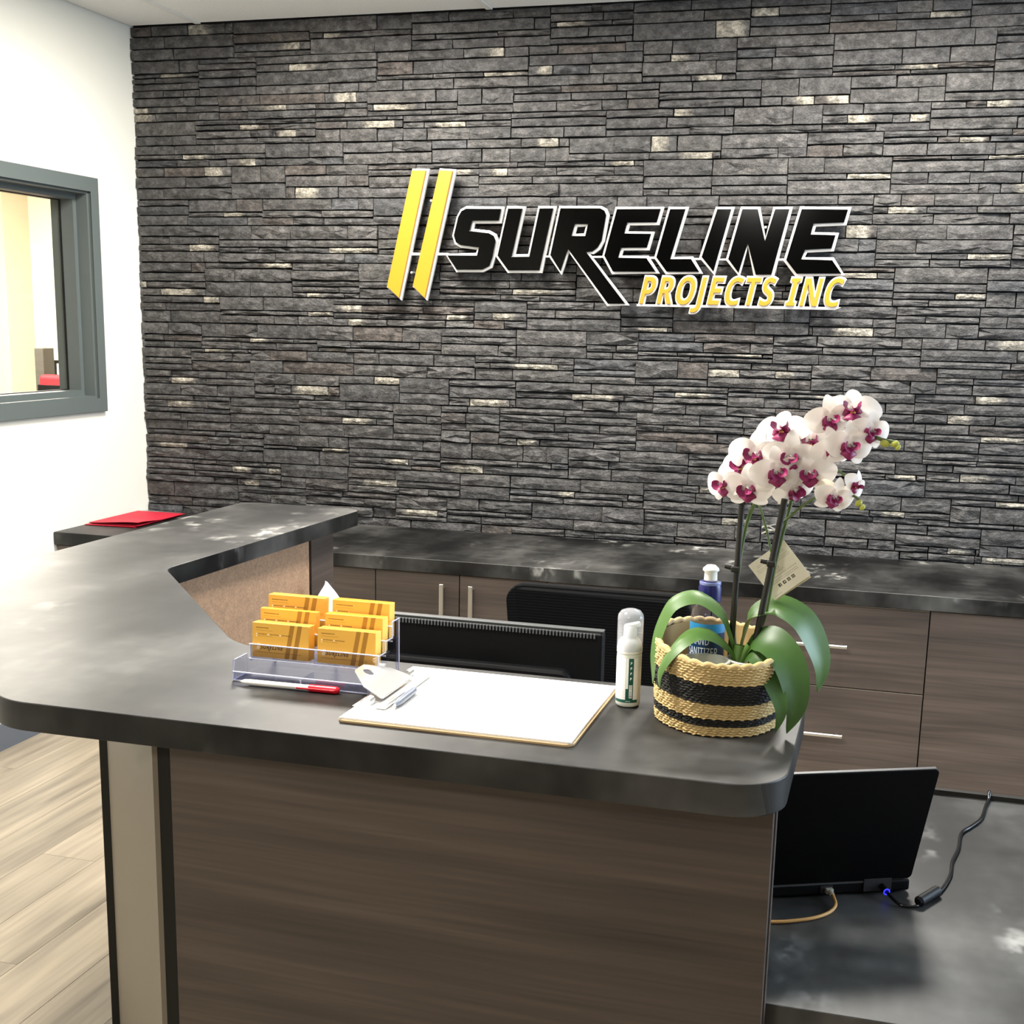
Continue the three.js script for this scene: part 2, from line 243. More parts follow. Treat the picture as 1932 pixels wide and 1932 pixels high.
{
  const r = rng(77), sm = std({ map: stoneMap, bumpMap: stoneBump, bumpScale: 0.0025, vertexColors: true, roughness: 0.72 });
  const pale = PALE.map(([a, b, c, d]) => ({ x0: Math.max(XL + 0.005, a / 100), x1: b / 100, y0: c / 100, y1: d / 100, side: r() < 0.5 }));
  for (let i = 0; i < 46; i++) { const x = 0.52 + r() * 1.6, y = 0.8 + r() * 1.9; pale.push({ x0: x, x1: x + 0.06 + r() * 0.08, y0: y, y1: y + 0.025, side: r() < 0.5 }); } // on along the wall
  const pal = [[0.128, 0.122, 0.119], [0.115, 0.110, 0.109], [0.140, 0.131, 0.124], [0.124, 0.108, 0.099], [0.110, 0.111, 0.117], [0.150, 0.141, 0.136], [0.135, 0.112, 0.098]];
  const n2 = (x, y, s) => fbm(x / 8 + 0.5, y / 8 + 0.5, 64, 64, 3, s) - 0.5;
  function stone(x0, x1, y0, y1, p) {
    const w = x1 - x0, h = y1 - y0, rough = !p && r() < 0.38, nx = p ? 7 : Math.max(2, Math.min(6, Math.round(w / 0.05))), ny = rough ? 3 : 2, seed = Math.floor(r() * 9999);
    const dep = (r() - 0.5) * 0.012 + (r() < 0.08 ? -0.006 : 0), tx = (r() - 0.5) * 0.004, ty = (r() - 0.5) * 0.004, base = pal[Math.floor(r() * (r() < 0.75 ? 3 : 7))], k = 0.88 + r() * 0.26, g0 = 0.0012 + r() * 0.0012;
    const pos = [], col = [], uv = [], F = [], du = r(), dv = r();
    const jit = [r(), r(), r(), r()].map((q) => (q - 0.5) * 0.006);
    for (let j = 0; j <= ny; j++) for (let i = 0; i <= nx; i++) {
      const u = i / nx, v = j / ny, edge = i === 0 || j === 0 || i === nx || j === ny;
      let x = lerp(x0 + g0, x1 - g0, u) + (i === 0 ? jit[0] * v * 0.5 : i === nx ? jit[1] * v * 0.5 : (r() - 0.5) * w / nx * 0.35), y = lerp(y0 + g0, y1 - g0, v) + (j === 0 ? Math.abs(n2(x * 9, y0 * 9, 3)) * 0.008 : j === ny ? -Math.abs(n2(x * 9, y1 * 9, 7)) * 0.008 : (r() - 0.5) * h * 0.3);
      const cleft = (1 - Math.abs(n2(x * 22 + seed, y * 60, 13) * 4)) * (rough ? 0.007 : 0.0016);
      const z = dep + tx * (u - 0.5) + ty * (v - 0.5) + cleft - (edge ? 0.0035 + r() * 0.002 : 0) - (rough && r() < 0.3 ? 0.006 * r() : 0);
      F.push([x, y, z]);
    }
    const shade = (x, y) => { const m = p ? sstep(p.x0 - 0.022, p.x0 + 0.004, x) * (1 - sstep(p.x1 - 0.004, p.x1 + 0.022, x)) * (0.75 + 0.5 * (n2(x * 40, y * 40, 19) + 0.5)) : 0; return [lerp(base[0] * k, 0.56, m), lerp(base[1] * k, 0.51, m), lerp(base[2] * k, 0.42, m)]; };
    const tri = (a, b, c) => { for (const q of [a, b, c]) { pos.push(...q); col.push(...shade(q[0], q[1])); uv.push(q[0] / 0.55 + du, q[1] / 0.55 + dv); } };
    const at = (i, j) => F[j * (nx + 1) + i];
    for (let j = 0; j < ny; j++) for (let i = 0; i < nx; i++) { const a = at(i, j), b = at(i + 1, j), c = at(i + 1, j + 1), d = at(i, j + 1); if ((i + j) % 2) { tri(a, b, c); tri(a, c, d); } else { tri(a, b, d); tri(b, c, d); } }
    const rim = []; for (let i = 0; i < nx; i++) rim.push(at(i, 0)); for (let j = 0; j < ny; j++) rim.push(at(nx, j)); for (let i = nx; i > 0; i--) rim.push(at(i, ny)); for (let j = ny; j > 0; j--) rim.push(at(0, j));
    for (let i = 0; i < rim.length; i++) { const a = rim[i], b = rim[(i + 1) % rim.length], c = [b[0], b[1], -0.03], d = [a[0], a[1], -0.03]; tri(b, a, d); tri(b, d, c); }
    const g = new THREE.BufferGeometry(); g.setAttribute('position', new THREE.Float32BufferAttribute(pos, 3)); g.setAttribute('color', new THREE.Float32BufferAttribute(col, 3)); g.setAttribute('uv', new THREE.Float32BufferAttribute(uv, 2)); g.computeVertexNormals();
    const seen = x0 < 0.42 && y1 > 0.78; return { g, score: seen ? w * h * (p ? 1.8 : 1) : 0 };
  }
  const all = []; let y = 0.7;
  const bands = [];
  while (y < YC - 0.001) { // bands dodge the pale stones where they can
    let best = null; const bmin = 0.085, bmax = 0.15;
    for (let q = 0; q < 14; q++) { const h = bmin + r() * (bmax - bmin), yy = y + h; let c = 0; for (const p of pale) if (p.x0 < 0.5 && yy > p.y0 + 0.004 && yy < p.y1 - 0.004) c++; if (!best || c < best.c) best = { h, c }; }
    let h = best.h; if (YC - (y + h) < 0.07) h = YC - y; bands.push([y, y + h]); y += h;
  }
  for (const [b0, b1] of bands) {
    const inB = pale.filter((p) => { const m = (p.y0 + p.y1) / 2; return m >= b0 && m < b1; }).sort((a, b) => a.x0 - b.x0);
    let x = XL + 0.002;
    while (x < XR - 0.001) {
      let e = x + 0.2 + r() * 0.36; if (XR - e < 0.12) e = XR;
      for (let t = 0; t < 3; t++) for (const p of inB) if (e > p.x0 - 0.015 && e < p.x1 + 0.015 && e < XR) e = Math.min(XR, p.x1 + 0.002 + (r() < 0.5 ? 0.05 * r() : 0));
      const mine = inB.filter((p) => (p.x0 + p.x1) / 2 >= x && (p.x0 + p.x1) / 2 < e);
      let ys = [b0, b1]; const add = (q) => { if (ys.every((k) => Math.abs(k - q) > 0.015)) ys.push(q); };
      for (const p of mine) { add(p.y0); add(p.y1); }
      ys.sort((a, b) => a - b);
      for (let i = 0; i < ys.length - 1; i++) { const gp = ys[i + 1] - ys[i], mx = 0.042 + r() * 0.034; if (gp > mx && gp > 0.042) { ys.splice(i + 1, 0, ys[i] + gp * (gp > 0.085 ? 0.25 + r() * 0.3 : 0.36 + r() * 0.28)); i--; } }
      for (let i = 0; i < ys.length - 1; i++) {
        const row = mine.filter((p) => { const m = (p.y0 + p.y1) / 2; return m >= ys[i] && m < ys[i + 1]; }); const fixed = [];
        for (const p of row) { let s0 = p.x0, s1 = p.x1; if (p.side) s1 += 0.03 + r() * 0.11; else s0 -= 0.03 + r() * 0.11; s0 = Math.max(x, s0); s1 = Math.min(e, s1); if (fixed.length && s0 < fixed.at(-1)[1]) s0 = fixed.at(-1)[1]; if (s1 - s0 > 0.03) fixed.push([s0, s1, p]); }
        let cx = x; const fill = (a, b) => { if (b - a < 0.006) return; let q = a; while (q < b - 0.001) { let w = 0.09 + r() * 0.24; if (b - q - w < 0.06) w = b - q; all.push(stone(q, q + w, ys[i], ys[i + 1], null)); q += w; } };
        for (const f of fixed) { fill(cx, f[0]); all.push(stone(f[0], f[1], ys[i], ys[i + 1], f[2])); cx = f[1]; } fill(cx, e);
      }
      x = e;
    }
  }
  all.sort((a, b) => b.score - a.score);
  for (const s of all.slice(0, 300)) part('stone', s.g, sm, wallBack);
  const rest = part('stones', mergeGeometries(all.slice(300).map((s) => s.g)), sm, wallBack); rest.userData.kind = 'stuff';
  console.log('stones', all.length);
}

/* ---------- dimensional sign on the stone wall ---------- */
const font = await new FontLoader().loadAsync('fonts/droid/droid_sans_bold.typeface.json');
{
  const silver = std({ color: 0xdcdad6, metalness: 0.35, roughness: 0.35 }), gloss = phys({ color: 0x010101, roughness: 0.1, specularIntensity: 0.4 }), yellow = std({ color: 0xb27c14, roughness: 0.45 });
  const sign = thing('wall_sign', 'raised yellow, black and silver lettered company sign on the stone wall', 'sign', [0, 0, 0]);
  const face = (a, holes = [], z0, z1, off) => {
    const P = (q) => { const o = []; for (let i = 0; i < q.length; i += 2) o.push(new THREE.Vector2(q[i] / 1000, q[i + 1] / 1000)); return o; };
    const s = a instanceof THREE.Shape ? a : new THREE.Shape(P(a)); for (const h of holes) s.holes.push(new THREE.Path(P(h).reverse()));
    const b = 0.0012, g = new THREE.ExtrudeGeometry(s, { depth: z1 - z0 - 2 * b, bevelEnabled: true, bevelThickness: b, bevelSize: b, bevelOffset: off - b, bevelSegments: 2, curveSegments: 10 }); g.translate(0, 0, z0 + b); return g;
  };
  const glyphs = [
    ['letter', [-1489,2017,-1498,1972,-1604,1972,-1613,1937,-1539,1929,-1517,1918,-1509,1900,-1521,1839,-1533,1805,-1563,1791,-1665,1790,-1705,1845,-1584,1846,-1577,1873,-1650,1882,-1670,1893,-1679,1918,-1662,1987,-1649,2009,-1629,2019]], ['letter', [-1463,2019,-1405,2018,-1444,1842,-1376,1843,-1340,2018,-1285,2018,-1334,1790,-1458,1789,-1502,1844]], ['letter', [-1259,2018,-1106,2017,-1090,2009,-1082,1992,-1096,1900,-1111,1874,-1132,1860,-1154,1859,-997,1672,-1066,1671,-1225,1869,-1252,1787,-1294,1847], [[-1201,1959,-1152,1959,-1161,1918,-1212,1918]]], ['letter', [-1044,2014,-879,2014,-892,1965,-1002,1964,-1011,1927,-911,1926,-925,1875,-1022,1874,-1031,1840,-925,1839,-887,1789,-1051,1788,-1086,1846]], ['letter', [-846,2013,-788,2013,-836,1836,-760,1837,-727,1790,-849,1789,-890,1841]], ['letter', [-674,2012,-622,2012,-676,1790,-723,1843]], ['letter', [-584,2012,-528,2011,-497,1901,-468,2011,-416,2011,-466,1782,-524,1781,-558,1891,-585,1786,-626,1836]], ['letter', [-375,2011,-213,2009,-224,1963,-329,1959,-336,1924,-250,1922,-261,1874,-353,1869,-364,1838,-257,1836,-221,1788,-379,1786,-419,1834]],
  ];
  const bars = [[-1849,2160,-1793,2159,-1902,1682,-1952,1725], [-1738,2159,-1685,2156,-1795,1683,-1844,1728]], links = [[-1862,1854,-1704,1854,-1703,1845,-1862,1844], [-1329,1846,-1290,1846,-1290,1839,-1329,1839], [-1144,1845,-1085,1846,-1084,1839,-1144,1838], [-932,1844,-887,1844,-887,1836,-932,1836], [-764,1840,-721,1840,-720,1833,-764,1833], [-669,1838,-624,1839,-623,1832,-669,1832], [-458,1839,-417,1840,-416,1833,-457,1832], [-958,1672,-214,1672,-237,1662,-958,1664]];
  const back = [];
  for (const b of bars) { part('stripe', face(b, [], 0.062, 0.074, 0), yellow, sign, 'slanted yellow stripe'); const g = face(b, [], 0.046, 0.061, 0.0075); g.translate(0.003, 0, 0); back.push(g); }
  for (const [n, a, h] of glyphs) { part(n, face(a, h ?? [], 0.062, 0.072, -0.001), gloss, sign, 'glossy black letter'); back.push(face(a, h ?? [], 0.046, 0.061, 0.0085)); }
  for (const l of links) back.push(face(l, [], 0.0465, 0.0605, 0));
  const size = 0.1, sc = size / font.data.resolution, text = 'PROJECTS INC'; let adv = 0; const list = [];
  for (const ch of text) { const gl = font.data.glyphs[ch]; if (ch !== ' ') list.push([font.generateShapes(ch, size), adv]); adv += gl.ha * sc * (ch === ' ' ? 1.35 : 1.0) + 0.006; }
  const kx = 0.735 / (adv - 0.004), shear = new THREE.Matrix4().set(kx, 0.2, 0, 0, 0, 1.0, 0, 0, 0, 0, 1, 0, 0, 0, 0, 1);
  for (const [shapes, x] of list) {
    const mk = (z0, z1, off) => { const g = merge(shapes.map((s) => face(s, [], z0, z1, off))); g.translate(x, 0, 0); g.applyMatrix4(shear); g.translate(-0.957, 1.673, 0); return g; };
    part('letter', mk(0.062, 0.07, -0.0008), yellow, sign, 'small yellow letter'); back.push(mk(0.0462, 0.0612, 0.006));
  }
  for (const [x, y] of [[-1.78, 2.05], [-1.86, 1.78], [-1.5, 1.86], [-1.1, 1.9], [-0.8, 1.82], [-0.5, 1.95], [-0.33, 1.9], [-0.7, 1.67], [-0.3, 1.67], [-1.05, 1.71], [-1.44, 1.81]]) back.push(norm(cyl(V(x, y, -0.02), V(x, y, 0.047), 0.004)));
  part('silver_backing', merge(back), silver, sign, 'silver outline backing');
}

/* ---------- credenza along the stone wall ---------- */
const CY = 0.766, CZ = 0.673;
const handleMat = steel;
solo('credenza_countertop', muv(box(XL + 0.002, XR - 0.002, CY - 0.05, CY, 0.02, CZ, 0.003), 2.4), slate, 'long dark slate-look countertop running along the foot of the stone wall', 'countertop');
function cabinet(x0, x1, label, fronts) { // fronts: [kind, x0, x1, y0, y1, handle]
  const t = thing('base_cabinet', label, 'cabinet', [0, 0, 0], 0, 'base cabinets under the credenza top');
  part('carcass', muv(box(x0 + 0.001, x1 - 0.001, 0.1, CY - 0.051, 0.03, CZ - 0.036), 1.2, 0.1, 0.3), darkEdge, t);
  part('toe_kick', box(x0 + 0.001, x1 - 0.001, 0, 0.1, 0.05, CZ - 0.09), black, t);
  for (const [kind, a, b, c, d, h] of fronts) {
    const f = part(kind, muv(box(a + 0.0018, b - 0.0018, c + 0.0015, d - 0.0015, CZ - 0.035, CZ - 0.015, 0.0012), 1.2, a * 0.37, c * 0.61), wood, t);
    if (kind === 'drawer') part('edge_strip', box(a + 0.0018, b - 0.0018, d - 0.0032, d - 0.001, CZ - 0.034, CZ - 0.0146), steel, f, 'thin bright edge strip');
    if (!h) continue;
    const [hx, hy, len, vert] = h, z = CZ + 0.014, q = vert ? V(0, len / 2, 0) : V(len / 2, 0, 0), c0 = V(hx, hy, z);
    const bar = vert ? box(hx - 0.008, hx + 0.008, hy - len / 2, hy + len / 2, z - 0.004, z + 0.004, 0.002) : cyl(c0.clone().sub(q), c0.clone().add(q), 0.0062);
    const posts = [-0.8, 0.8].map((s) => cyl(c0.clone().addScaledVector(q, s), c0.clone().addScaledVector(q, s).setZ(CZ - 0.016), 0.004));
    part('handle', merge([bar, ...posts]), handleMat, f, 'brushed steel bar handle');
  }
}
const T0 = 0.105, T1 = CY - 0.052;
cabinet(XL + 0.006, -2.43, 'wood grain base cabinet against the cream wall, below the red folders', [['door', XL + 0.006, -2.77, T0, T1, [-2.83, 0.6, 0.17, true]], ['door', -2.77, -2.43, T0, T1, [-2.71, 0.6, 0.17, true]]]);
cabinet(-2.43, -1.763, 'wood grain base cabinet behind the end of the raised counter', [['door', -2.43, -2.097, T0, T1, [-2.157, 0.6, 0.17, true]], ['door', -2.097, -1.763, T0, T1, [-2.037, 0.6, 0.17, true]]]);
cabinet(-1.763, -1.12, 'wood grain double door base cabinet with two upright steel handles', [['door', -1.763, -1.442, T0, T1, [-1.5, 0.597, 0.17, true]], ['door', -1.442, -1.12, T0, T1, [-1.391, 0.597, 0.17, true]]]);
cabinet(-1.12, -0.545, 'wood grain base cabinet hidden behind the black office chair', [['door', -1.12, -0.832, T0, T1, [-0.885, 0.6, 0.17, true]], ['door', -0.832, -0.545, T0, T1, [-0.78, 0.6, 0.17, true]]]);
cabinet(-0.545, 0.156, 'wood grain cabinet of two deep file drawers with horizontal steel handles', [['drawer', -0.545, 0.156, 0.433, T1, [-0.19, 0.577, 0.19, false]], ['drawer', -0.545, 0.156, T0, 0.433, [-0.185, 0.272, 0.19, false]]]);
cabinet(0.156, 0.96, 'wide plain wood grain cabinet door right beside the file drawers', [['door', 0.156, 0.96, T0, T1, null]]);
cabinet(0.96, XR - 0.006, 'far wood grain cabinet at the right wall end of the credenza', [['door', 0.96, 1.575, T0, T1, [1.51, 0.6, 0.17, true]], ['door', 1.575, XR - 0.006, T0, T1, [1.64, 0.6, 0.17, true]]]);
/* red folders */
{
  const red = std({ color: 0xb3122e, roughness: 0.6 });
  const folder = (x, z, turn, label, y, lift) => {
    const t = thing('paper_folder', label, 'folder', [x, y, z], turn, 'red folders on the credenza');
    const sheet = (yy, rise) => { const g = new THREE.PlaneGeometry(0.225, 0.36, 10, 14); g.rotateX(-Math.PI / 2); const p = g.attributes.position; for (let i = 0; i < p.count; i++) { const q = sstep(-0.02, 0.18, p.getZ(i)) * sstep(-0.12, 0.1, p.getX(i)); p.setY(i, yy + rise * q); } const b = g.clone(); const ix = b.index.array; for (let i = 0; i < ix.length; i += 3) [ix[i], ix[i + 1]] = [ix[i + 1], ix[i]]; b.translate(0, -0.0008, 0); const m = merge([g, b]); m.computeVertexNormals(); return m; };
    part('back_cover', sheet(0.0012, 0.0), red, t); part('front_cover', sheet(0.003, lift), red, t);
  };
  folder(-2.985, 0.3, 0.04, 'red paper folder lying flat underneath another on the dark countertop', CY, 0.002);
  folder(-2.97, 0.285, 0.0, 'red paper folder with its corner lifted, on top of another', CY + 0.0065, 0.012);
}

/* ---------- reception desk ---------- */
const YT = 1.09, TH = 0.04;
const top = roundedPoly([[-1.735, 1.69, 0.05], [-1.735, 2.745, 0.14], [-1.13, 3.54, 0.1], [-0.088, 3.54, 0.065], [-0.088, 3.168, 0.03], [-0.965, 3.17, 0.16], [-1.408, 2.645, 0.075], [-1.372, 1.69, 0.05]], 10);
solo('reception_countertop', muv(toCreasedNormals(slab(top, YT - TH, YT, 0.0015), 0.35), 2.4, 0.31, 0.12), slate, 'raised dark slate-look counter top that bends round the reception desk', 'countertop');
{
  const d = thing('reception_desk', 'grey-brown wood grain reception desk body under the raised counter', 'desk', [0, 0, 0]);
  const yb = YT - TH - 0.001, FZ = 3.42;
  part('front_panel', muv(box(-0.94, -0.106, 0.09, yb, FZ - 0.022, FZ, 0.001), 1.2, 0.2, 0.4), wood, d);
  part('end_panel', muv(box(-0.128, -0.104, 0.0, yb, 3.374, FZ - 0.0225), 1.2), wood, d);
  part('corner_trim', box(-0.968, -0.9405, 0, yb, FZ - 0.03, FZ - 0.006), darkEdge, d, 'dark recessed corner trim');
  const a = 37.6 * Math.PI / 180, L = 1.0; // the angled side, seen almost edge on
  const side = new THREE.BoxGeometry(0.008, yb, L); side.translate(0, yb / 2, -L / 2); side.rotateY(a); side.translate(-0.966, 0, FZ - 0.004);
  part('angled_panel', side, std({ color: 0x7d7465, roughness: 0.5 }), d, 'smooth angled panel, its taupe lightened by a painted grazing reflection');  // paler than the wood panels: grazing room reflection put into the colour
  const ex = -0.966 - L * Math.sin(a), ez = FZ - 0.004 - L * Math.cos(a);
  part('corner_trim', box(ex - 0.016, ex + 0.012, 0, yb, ez - 0.016, ez + 0.012), darkEdge, d, 'dark corner trim');
  part('outer_panel', muv(box(ex - 0.012, ex + 0.01, 0.09, yb, 1.76, ez - 0.017), 1.2), wood, d);
  part('toe_kick', box(-0.93, -0.13, 0, 0.088, FZ - 0.08, FZ - 0.03), black, d);
  part('end_post', muv(box(-1.57, -1.44, 0, yb, 1.745, 1.884), 1.2, 0.3, 0.2), wood, d);
  part('cork_board', muv(box(-1.462, -1.445, 0.74, yb, 1.888, 2.66), 0.5), std({ map: corkMap, roughness: 0.95 }), d, 'tan cork pin board');
  const il = Math.hypot(0.46, 0.545), inn = new THREE.BoxGeometry(0.018, yb - 0.74, il - 0.02); inn.translate(0, 0.74 + (yb - 0.74) / 2, 0); inn.rotateY(Math.atan2(0.46, 0.545)); inn.translate(-1.222, 0, 2.935);
  part('cork_board', muv(inn, 0.5), std({ map: corkMap, roughness: 0.95 }), d, 'tan cork pin board');
  part('inner_panel', muv(box(-0.985, -0.13, 0.74, yb, 3.2, 3.218), 1.2), wood, d);
}
/* lower working surface */
const YD = 0.735;
{
  const w = thing('desk_worktop', 'low dark slate-look worktop behind the counter, carrying the laptop', 'worktop', [0, 0, 0]);
  const outline = [[-1.435, 1.76, 0], [-1.06, 1.76, 0.03], [-1.06, 2.4, 0.06], [-0.99, 2.462, 0.02], [1.35, 2.462, 0.02], [1.35, 3.37, 0.02], [-0.99, 3.37, 0.02], [-1.435, 2.7, 0]];
  part('surface', muv(toCreasedNormals(slab(roundedPoly(outline, 6), YD - 0.038, YD, 0.0015), 0.35), 2.4, 0.53, 0.36), slate, w);
  part('rear_lip', box(-0.95, 1.345, YD, YD + 0.009, 2.464, 2.478), darkEdge, w, 'dark raised lip along the far edge');
  part('front_board', muv(box(-0.09, 1.3, 0.02, YD - 0.04, 3.26, 3.28), 1.2), wood, w);
  part('leg_panel', muv(box(1.3, 1.325, 0, YD - 0.039, 2.5, 3.34), 1.2), wood, w);
  part('leg_panel', muv(box(-1.43, -1.08, 0, YD - 0.039, 1.78, 1.802), 1.2), wood, w);
}

/* ---------- things on the counter ---------- */
{ // card holder and the cards
  const h = thing('card_holder', 'clear acrylic six pocket business card holder with a front tray', 'card holder', [-0.771, YT, 3.3]);
  const X0 = -0.1, X1 = 0.101, t = 0.0024, row = [0, 1, 2].map((k) => ({ z: 0.007 - 0.026 * k, y: 0.0255 + 0.0155 * k }));
  part('tray', merge([box(X0 - 0.006, X1 + 0.002, 0.0008, 0.003, 0.008, 0.051, 0.001), box(X0 - 0.006, X1 + 0.002, 0.0008, 0.014, 0.049, 0.0512, 0.001), box(X0 - 0.006, X0 - 0.0038, 0.003, 0.03, 0.008, 0.049), box(X1, X1 + 0.002, 0.003, 0.016, 0.008, 0.049), box(-0.0012, 0.0012, 0.003, 0.012, 0.008, 0.049), box(X0 - 0.0038, X1, 0.003, 0.0235, 0.008, 0.0095)]), acrylic, h);
  for (const x of [X0, -0.0012 + 0.0015, X1 - t]) {
    const o = new THREE.Shape([[-0.0075, 0.02], [-0.0075, 0.044], [0.0185, 0.044], [0.0185, 0.0595], [0.0445, 0.0595], [0.0445, 0.083], [0.071, 0.083], [0.071, 0.001], [0.063, 0.001], [0.055, 0.04], [0.0, 0.02]].map(([a, b]) => new THREE.Vector2(a, b)));
    const g = new THREE.ExtrudeGeometry(o, { depth: t, bevelEnabled: false }); g.rotateY(Math.PI / 2); g.translate(x, 0, 0); part('side_wall', g, acrylic, h);
  }
  for (const { z, y } of row) { part('pocket_shelf', box(X0 + t, X1 - t, y - 0.0028, y - 0.0008, z - 0.0245, z + 0.0015), acrylic, h); part('pocket_front', box(X0 + t, X1 - t, y - 0.0005, y + 0.02, z + 0.0015, z + 0.0035, 0.0008), acrylic, h); }
  const rail = (a, b) => cyl(V(...a), V(...b), 0.0011, 0.0011, 8), edges = [];
  for (const { z, y } of row) edges.push(rail([X0, y + 0.02, z + 0.0025], [X1, y + 0.02, z + 0.0025]), rail([X0, y - 0.0018, z + 0.0025], [X1, y - 0.0018, z + 0.0025]));
  for (const x of [X0 + 0.001, X1 - 0.001]) { const o = [[0.0075, 0.02], [0.0075, 0.044], [-0.0185, 0.044], [-0.0185, 0.0595], [-0.0445, 0.0595], [-0.0445, 0.083], [-0.071, 0.083], [-0.071, 0.001]]; for (let i = 0; i < o.length - 1; i++) edges.push(rail([x, o[i][1], o[i][0]], [x, o[i + 1][1], o[i + 1][0]])); }
  edges.push(rail([X0 - 0.005, 0.0016, 0.0502], [X1 + 0.001, 0.0016, 0.0502]), rail([X0 - 0.005, 0.014, 0.0502], [X1 + 0.001, 0.014, 0.0502]), rail([X0 - 0.005, 0.0016, 0.0502], [X0 - 0.005, 0.03, 0.044]), rail([X0 - 0.005, 0.03, 0.044], [X0 - 0.005, 0.03, 0.009]), rail([X1 + 0.001, 0.0016, 0.0502], [X1 + 0.001, 0.016, 0.049]), rail([0, 0.0016, 0.05], [0, 0.012, 0.05]), rail([X0 - 0.005, 0.0016, 0.01], [X0 - 0.005, 0.0016, 0.05]), rail([X1 + 0.001, 0.0016, 0.01], [X1 + 0.001, 0.0016, 0.05]));
  part('painted_edge_glints', merge(edges), acrylicEdge, h, 'pale rails added along the acrylic edges to paint their bright glints');  // edge highlights put in as extra pale rails
  part('back_panel', box(X0 + t, X1 - t, 0.055, 0.083, -0.0735, -0.0715), acrylic, h);
  const cardTex = (seed, contacts) => canvasTex(712, 404, (c, w, hh) => {
    c.fillStyle = '#e6ad42'; c.fillRect(0, 0, w, hh); const r = rng(seed);
    c.fillStyle = '#a87419'; for (const x of [478, 572]) { c.beginPath(); c.moveTo(x, 0); c.lineTo(x + 56, 0); c.lineTo(x - 14, hh); c.lineTo(x - 70, hh); c.fill(); }
    const greek = (x, y, len, s, col) => { c.fillStyle = col; let q = x; while (q < x + len) { const g = s * (0.5 + r()); c.fillRect(q, y, g * 0.7, s * (0.7 + 0.3 * r())); q += g; } };
    greek(46, 50, 150 + seed * 9, 13, '#6b4a10'); greek(46, 84, 210, 6, '#a97a20');
    for (let k = 0; k < contacts; k++) { c.fillStyle = '#fff3d8'; c.fillRect(46 + k * 150, 124, 14, 15); greek(70 + k * 150, 124, 110, 12, '#6b4a10'); }
    c.fillStyle = '#fff3d8'; c.fillRect(46, 150, 12, 13); greek(70, 150, 180, 7, '#a97a20');
    c.fillStyle = '#fbe9c4'; for (const x of [62, 80]) { c.beginPath(); c.moveTo(x + 10, 240); c.lineTo(x + 20, 240); c.lineTo(x + 6, 316); c.lineTo(x - 5, 308); c.fill(); }
    c.fillStyle = '#2a1d08'; c.font = 'italic bold 72px sans-serif'; c.save(); c.translate(100, 306); c.scale(0.84, 1); c.fillText('SURELINE', 0, 0); c.restore(); c.beginPath(); c.moveTo(196, 296); c.lineTo(206, 296); c.lineTo(226, 326); c.lineTo(214, 326); c.fill();
    greek(372, 262, 250, 7, '#a3762a'); greek(372, 284, 210, 7, '#a3762a'); greek(50, 340, 560, 8, '#8a611a');
  });
  const edge = std({ color: 0xf0bf58, roughness: 0.7 });
    const dims = [0.0195, 0.0205, 0.012, 0.0205, 0.018, 0.0205];
  const lab = ['stack of yellow business cards, front pocket of the holder nearest the pen point', 'stack of yellow business cards, front pocket of the holder next to the clipboard clip', 'thin stack of yellow business cards, middle pocket on the cork board side', 'stack of yellow business cards, middle pocket on the monitor side', 'stack of yellow business cards, rear pocket on the cork board side', 'thick stack of yellow business cards, rear pocket beside the monitor'];
  for (let i = 0; i < 6; i++) {
    const k = i >> 1, col = i & 1, { z, y } = row[k], th = dims[i], w = 0.0888;
    const s = thing('business_cards', lab[i], 'business cards', [-0.771 + (col ? 0.0062 : -0.0962), YT + y + 0.0009, 3.3 + z + 0.0008], 0, 'yellow business cards in the holder');
    s.rotation.x = -0.05;
    part('stack', box(0, w, 0.0006, 0.0505, -th, -0.0004), edge, s);
    const p = part('printed_card', box(0, w, 0.0006, 0.0506, -0.0004, 0), std({ map: cardTex(i + 1, [3, 2, 3, 2, 3, 1][i]), roughness: 0.6 }), s, 'yellow printed card with dark lettering');
    const r = rng(40 + i), loose = []; for (let q = 0; q < 5; q++) { const zz = -th * (0.15 + 0.18 * q); loose.push(box(0.0006 * r(), w - 0.0006 * r(), 0.05, 0.0507 + 0.0007 * r(), zz - 0.0003, zz)); } part('loose_cards', merge(loose), edge, s);
  }
}
{ // ballpoint pen with a red cap
  const p = thing('ballpoint_pen', 'white ballpoint pen with a red cap in front of the card holder', 'pen', [-0.8605, YT + 0.0053, 3.3655]); p.rotation.y = 0.03;
  const ax = (g) => { g.rotateZ(-Math.PI / 2); return g; };
  part('tip', ax(lathe([[0.0003, 0], [0.0009, 0.002], [0.0012, 0.006]].map(([r, y]) => [r, y]), 12)), steel, p);
  part('barrel', ax(lathe([[0.0012, 0.005], [0.0034, 0.010], [0.0042, 0.02], [0.0042, 0.128], [0.0001, 0.1285]], 14)), whitePlastic, p);
  part('cap', merge([ax(lathe([[0.0042, 0.108], [0.0052, 0.1085], [0.0052, 0.148], [0.004, 0.1525], [0.0001, 0.1535]], 16)), box(0.091, 0.148, -0.0012, 0.0012, 0.0046, 0.0064, 0.0006)]), std({ color: 0xd8152a, roughness: 0.3 }), p, 'red cap with a clip');
}
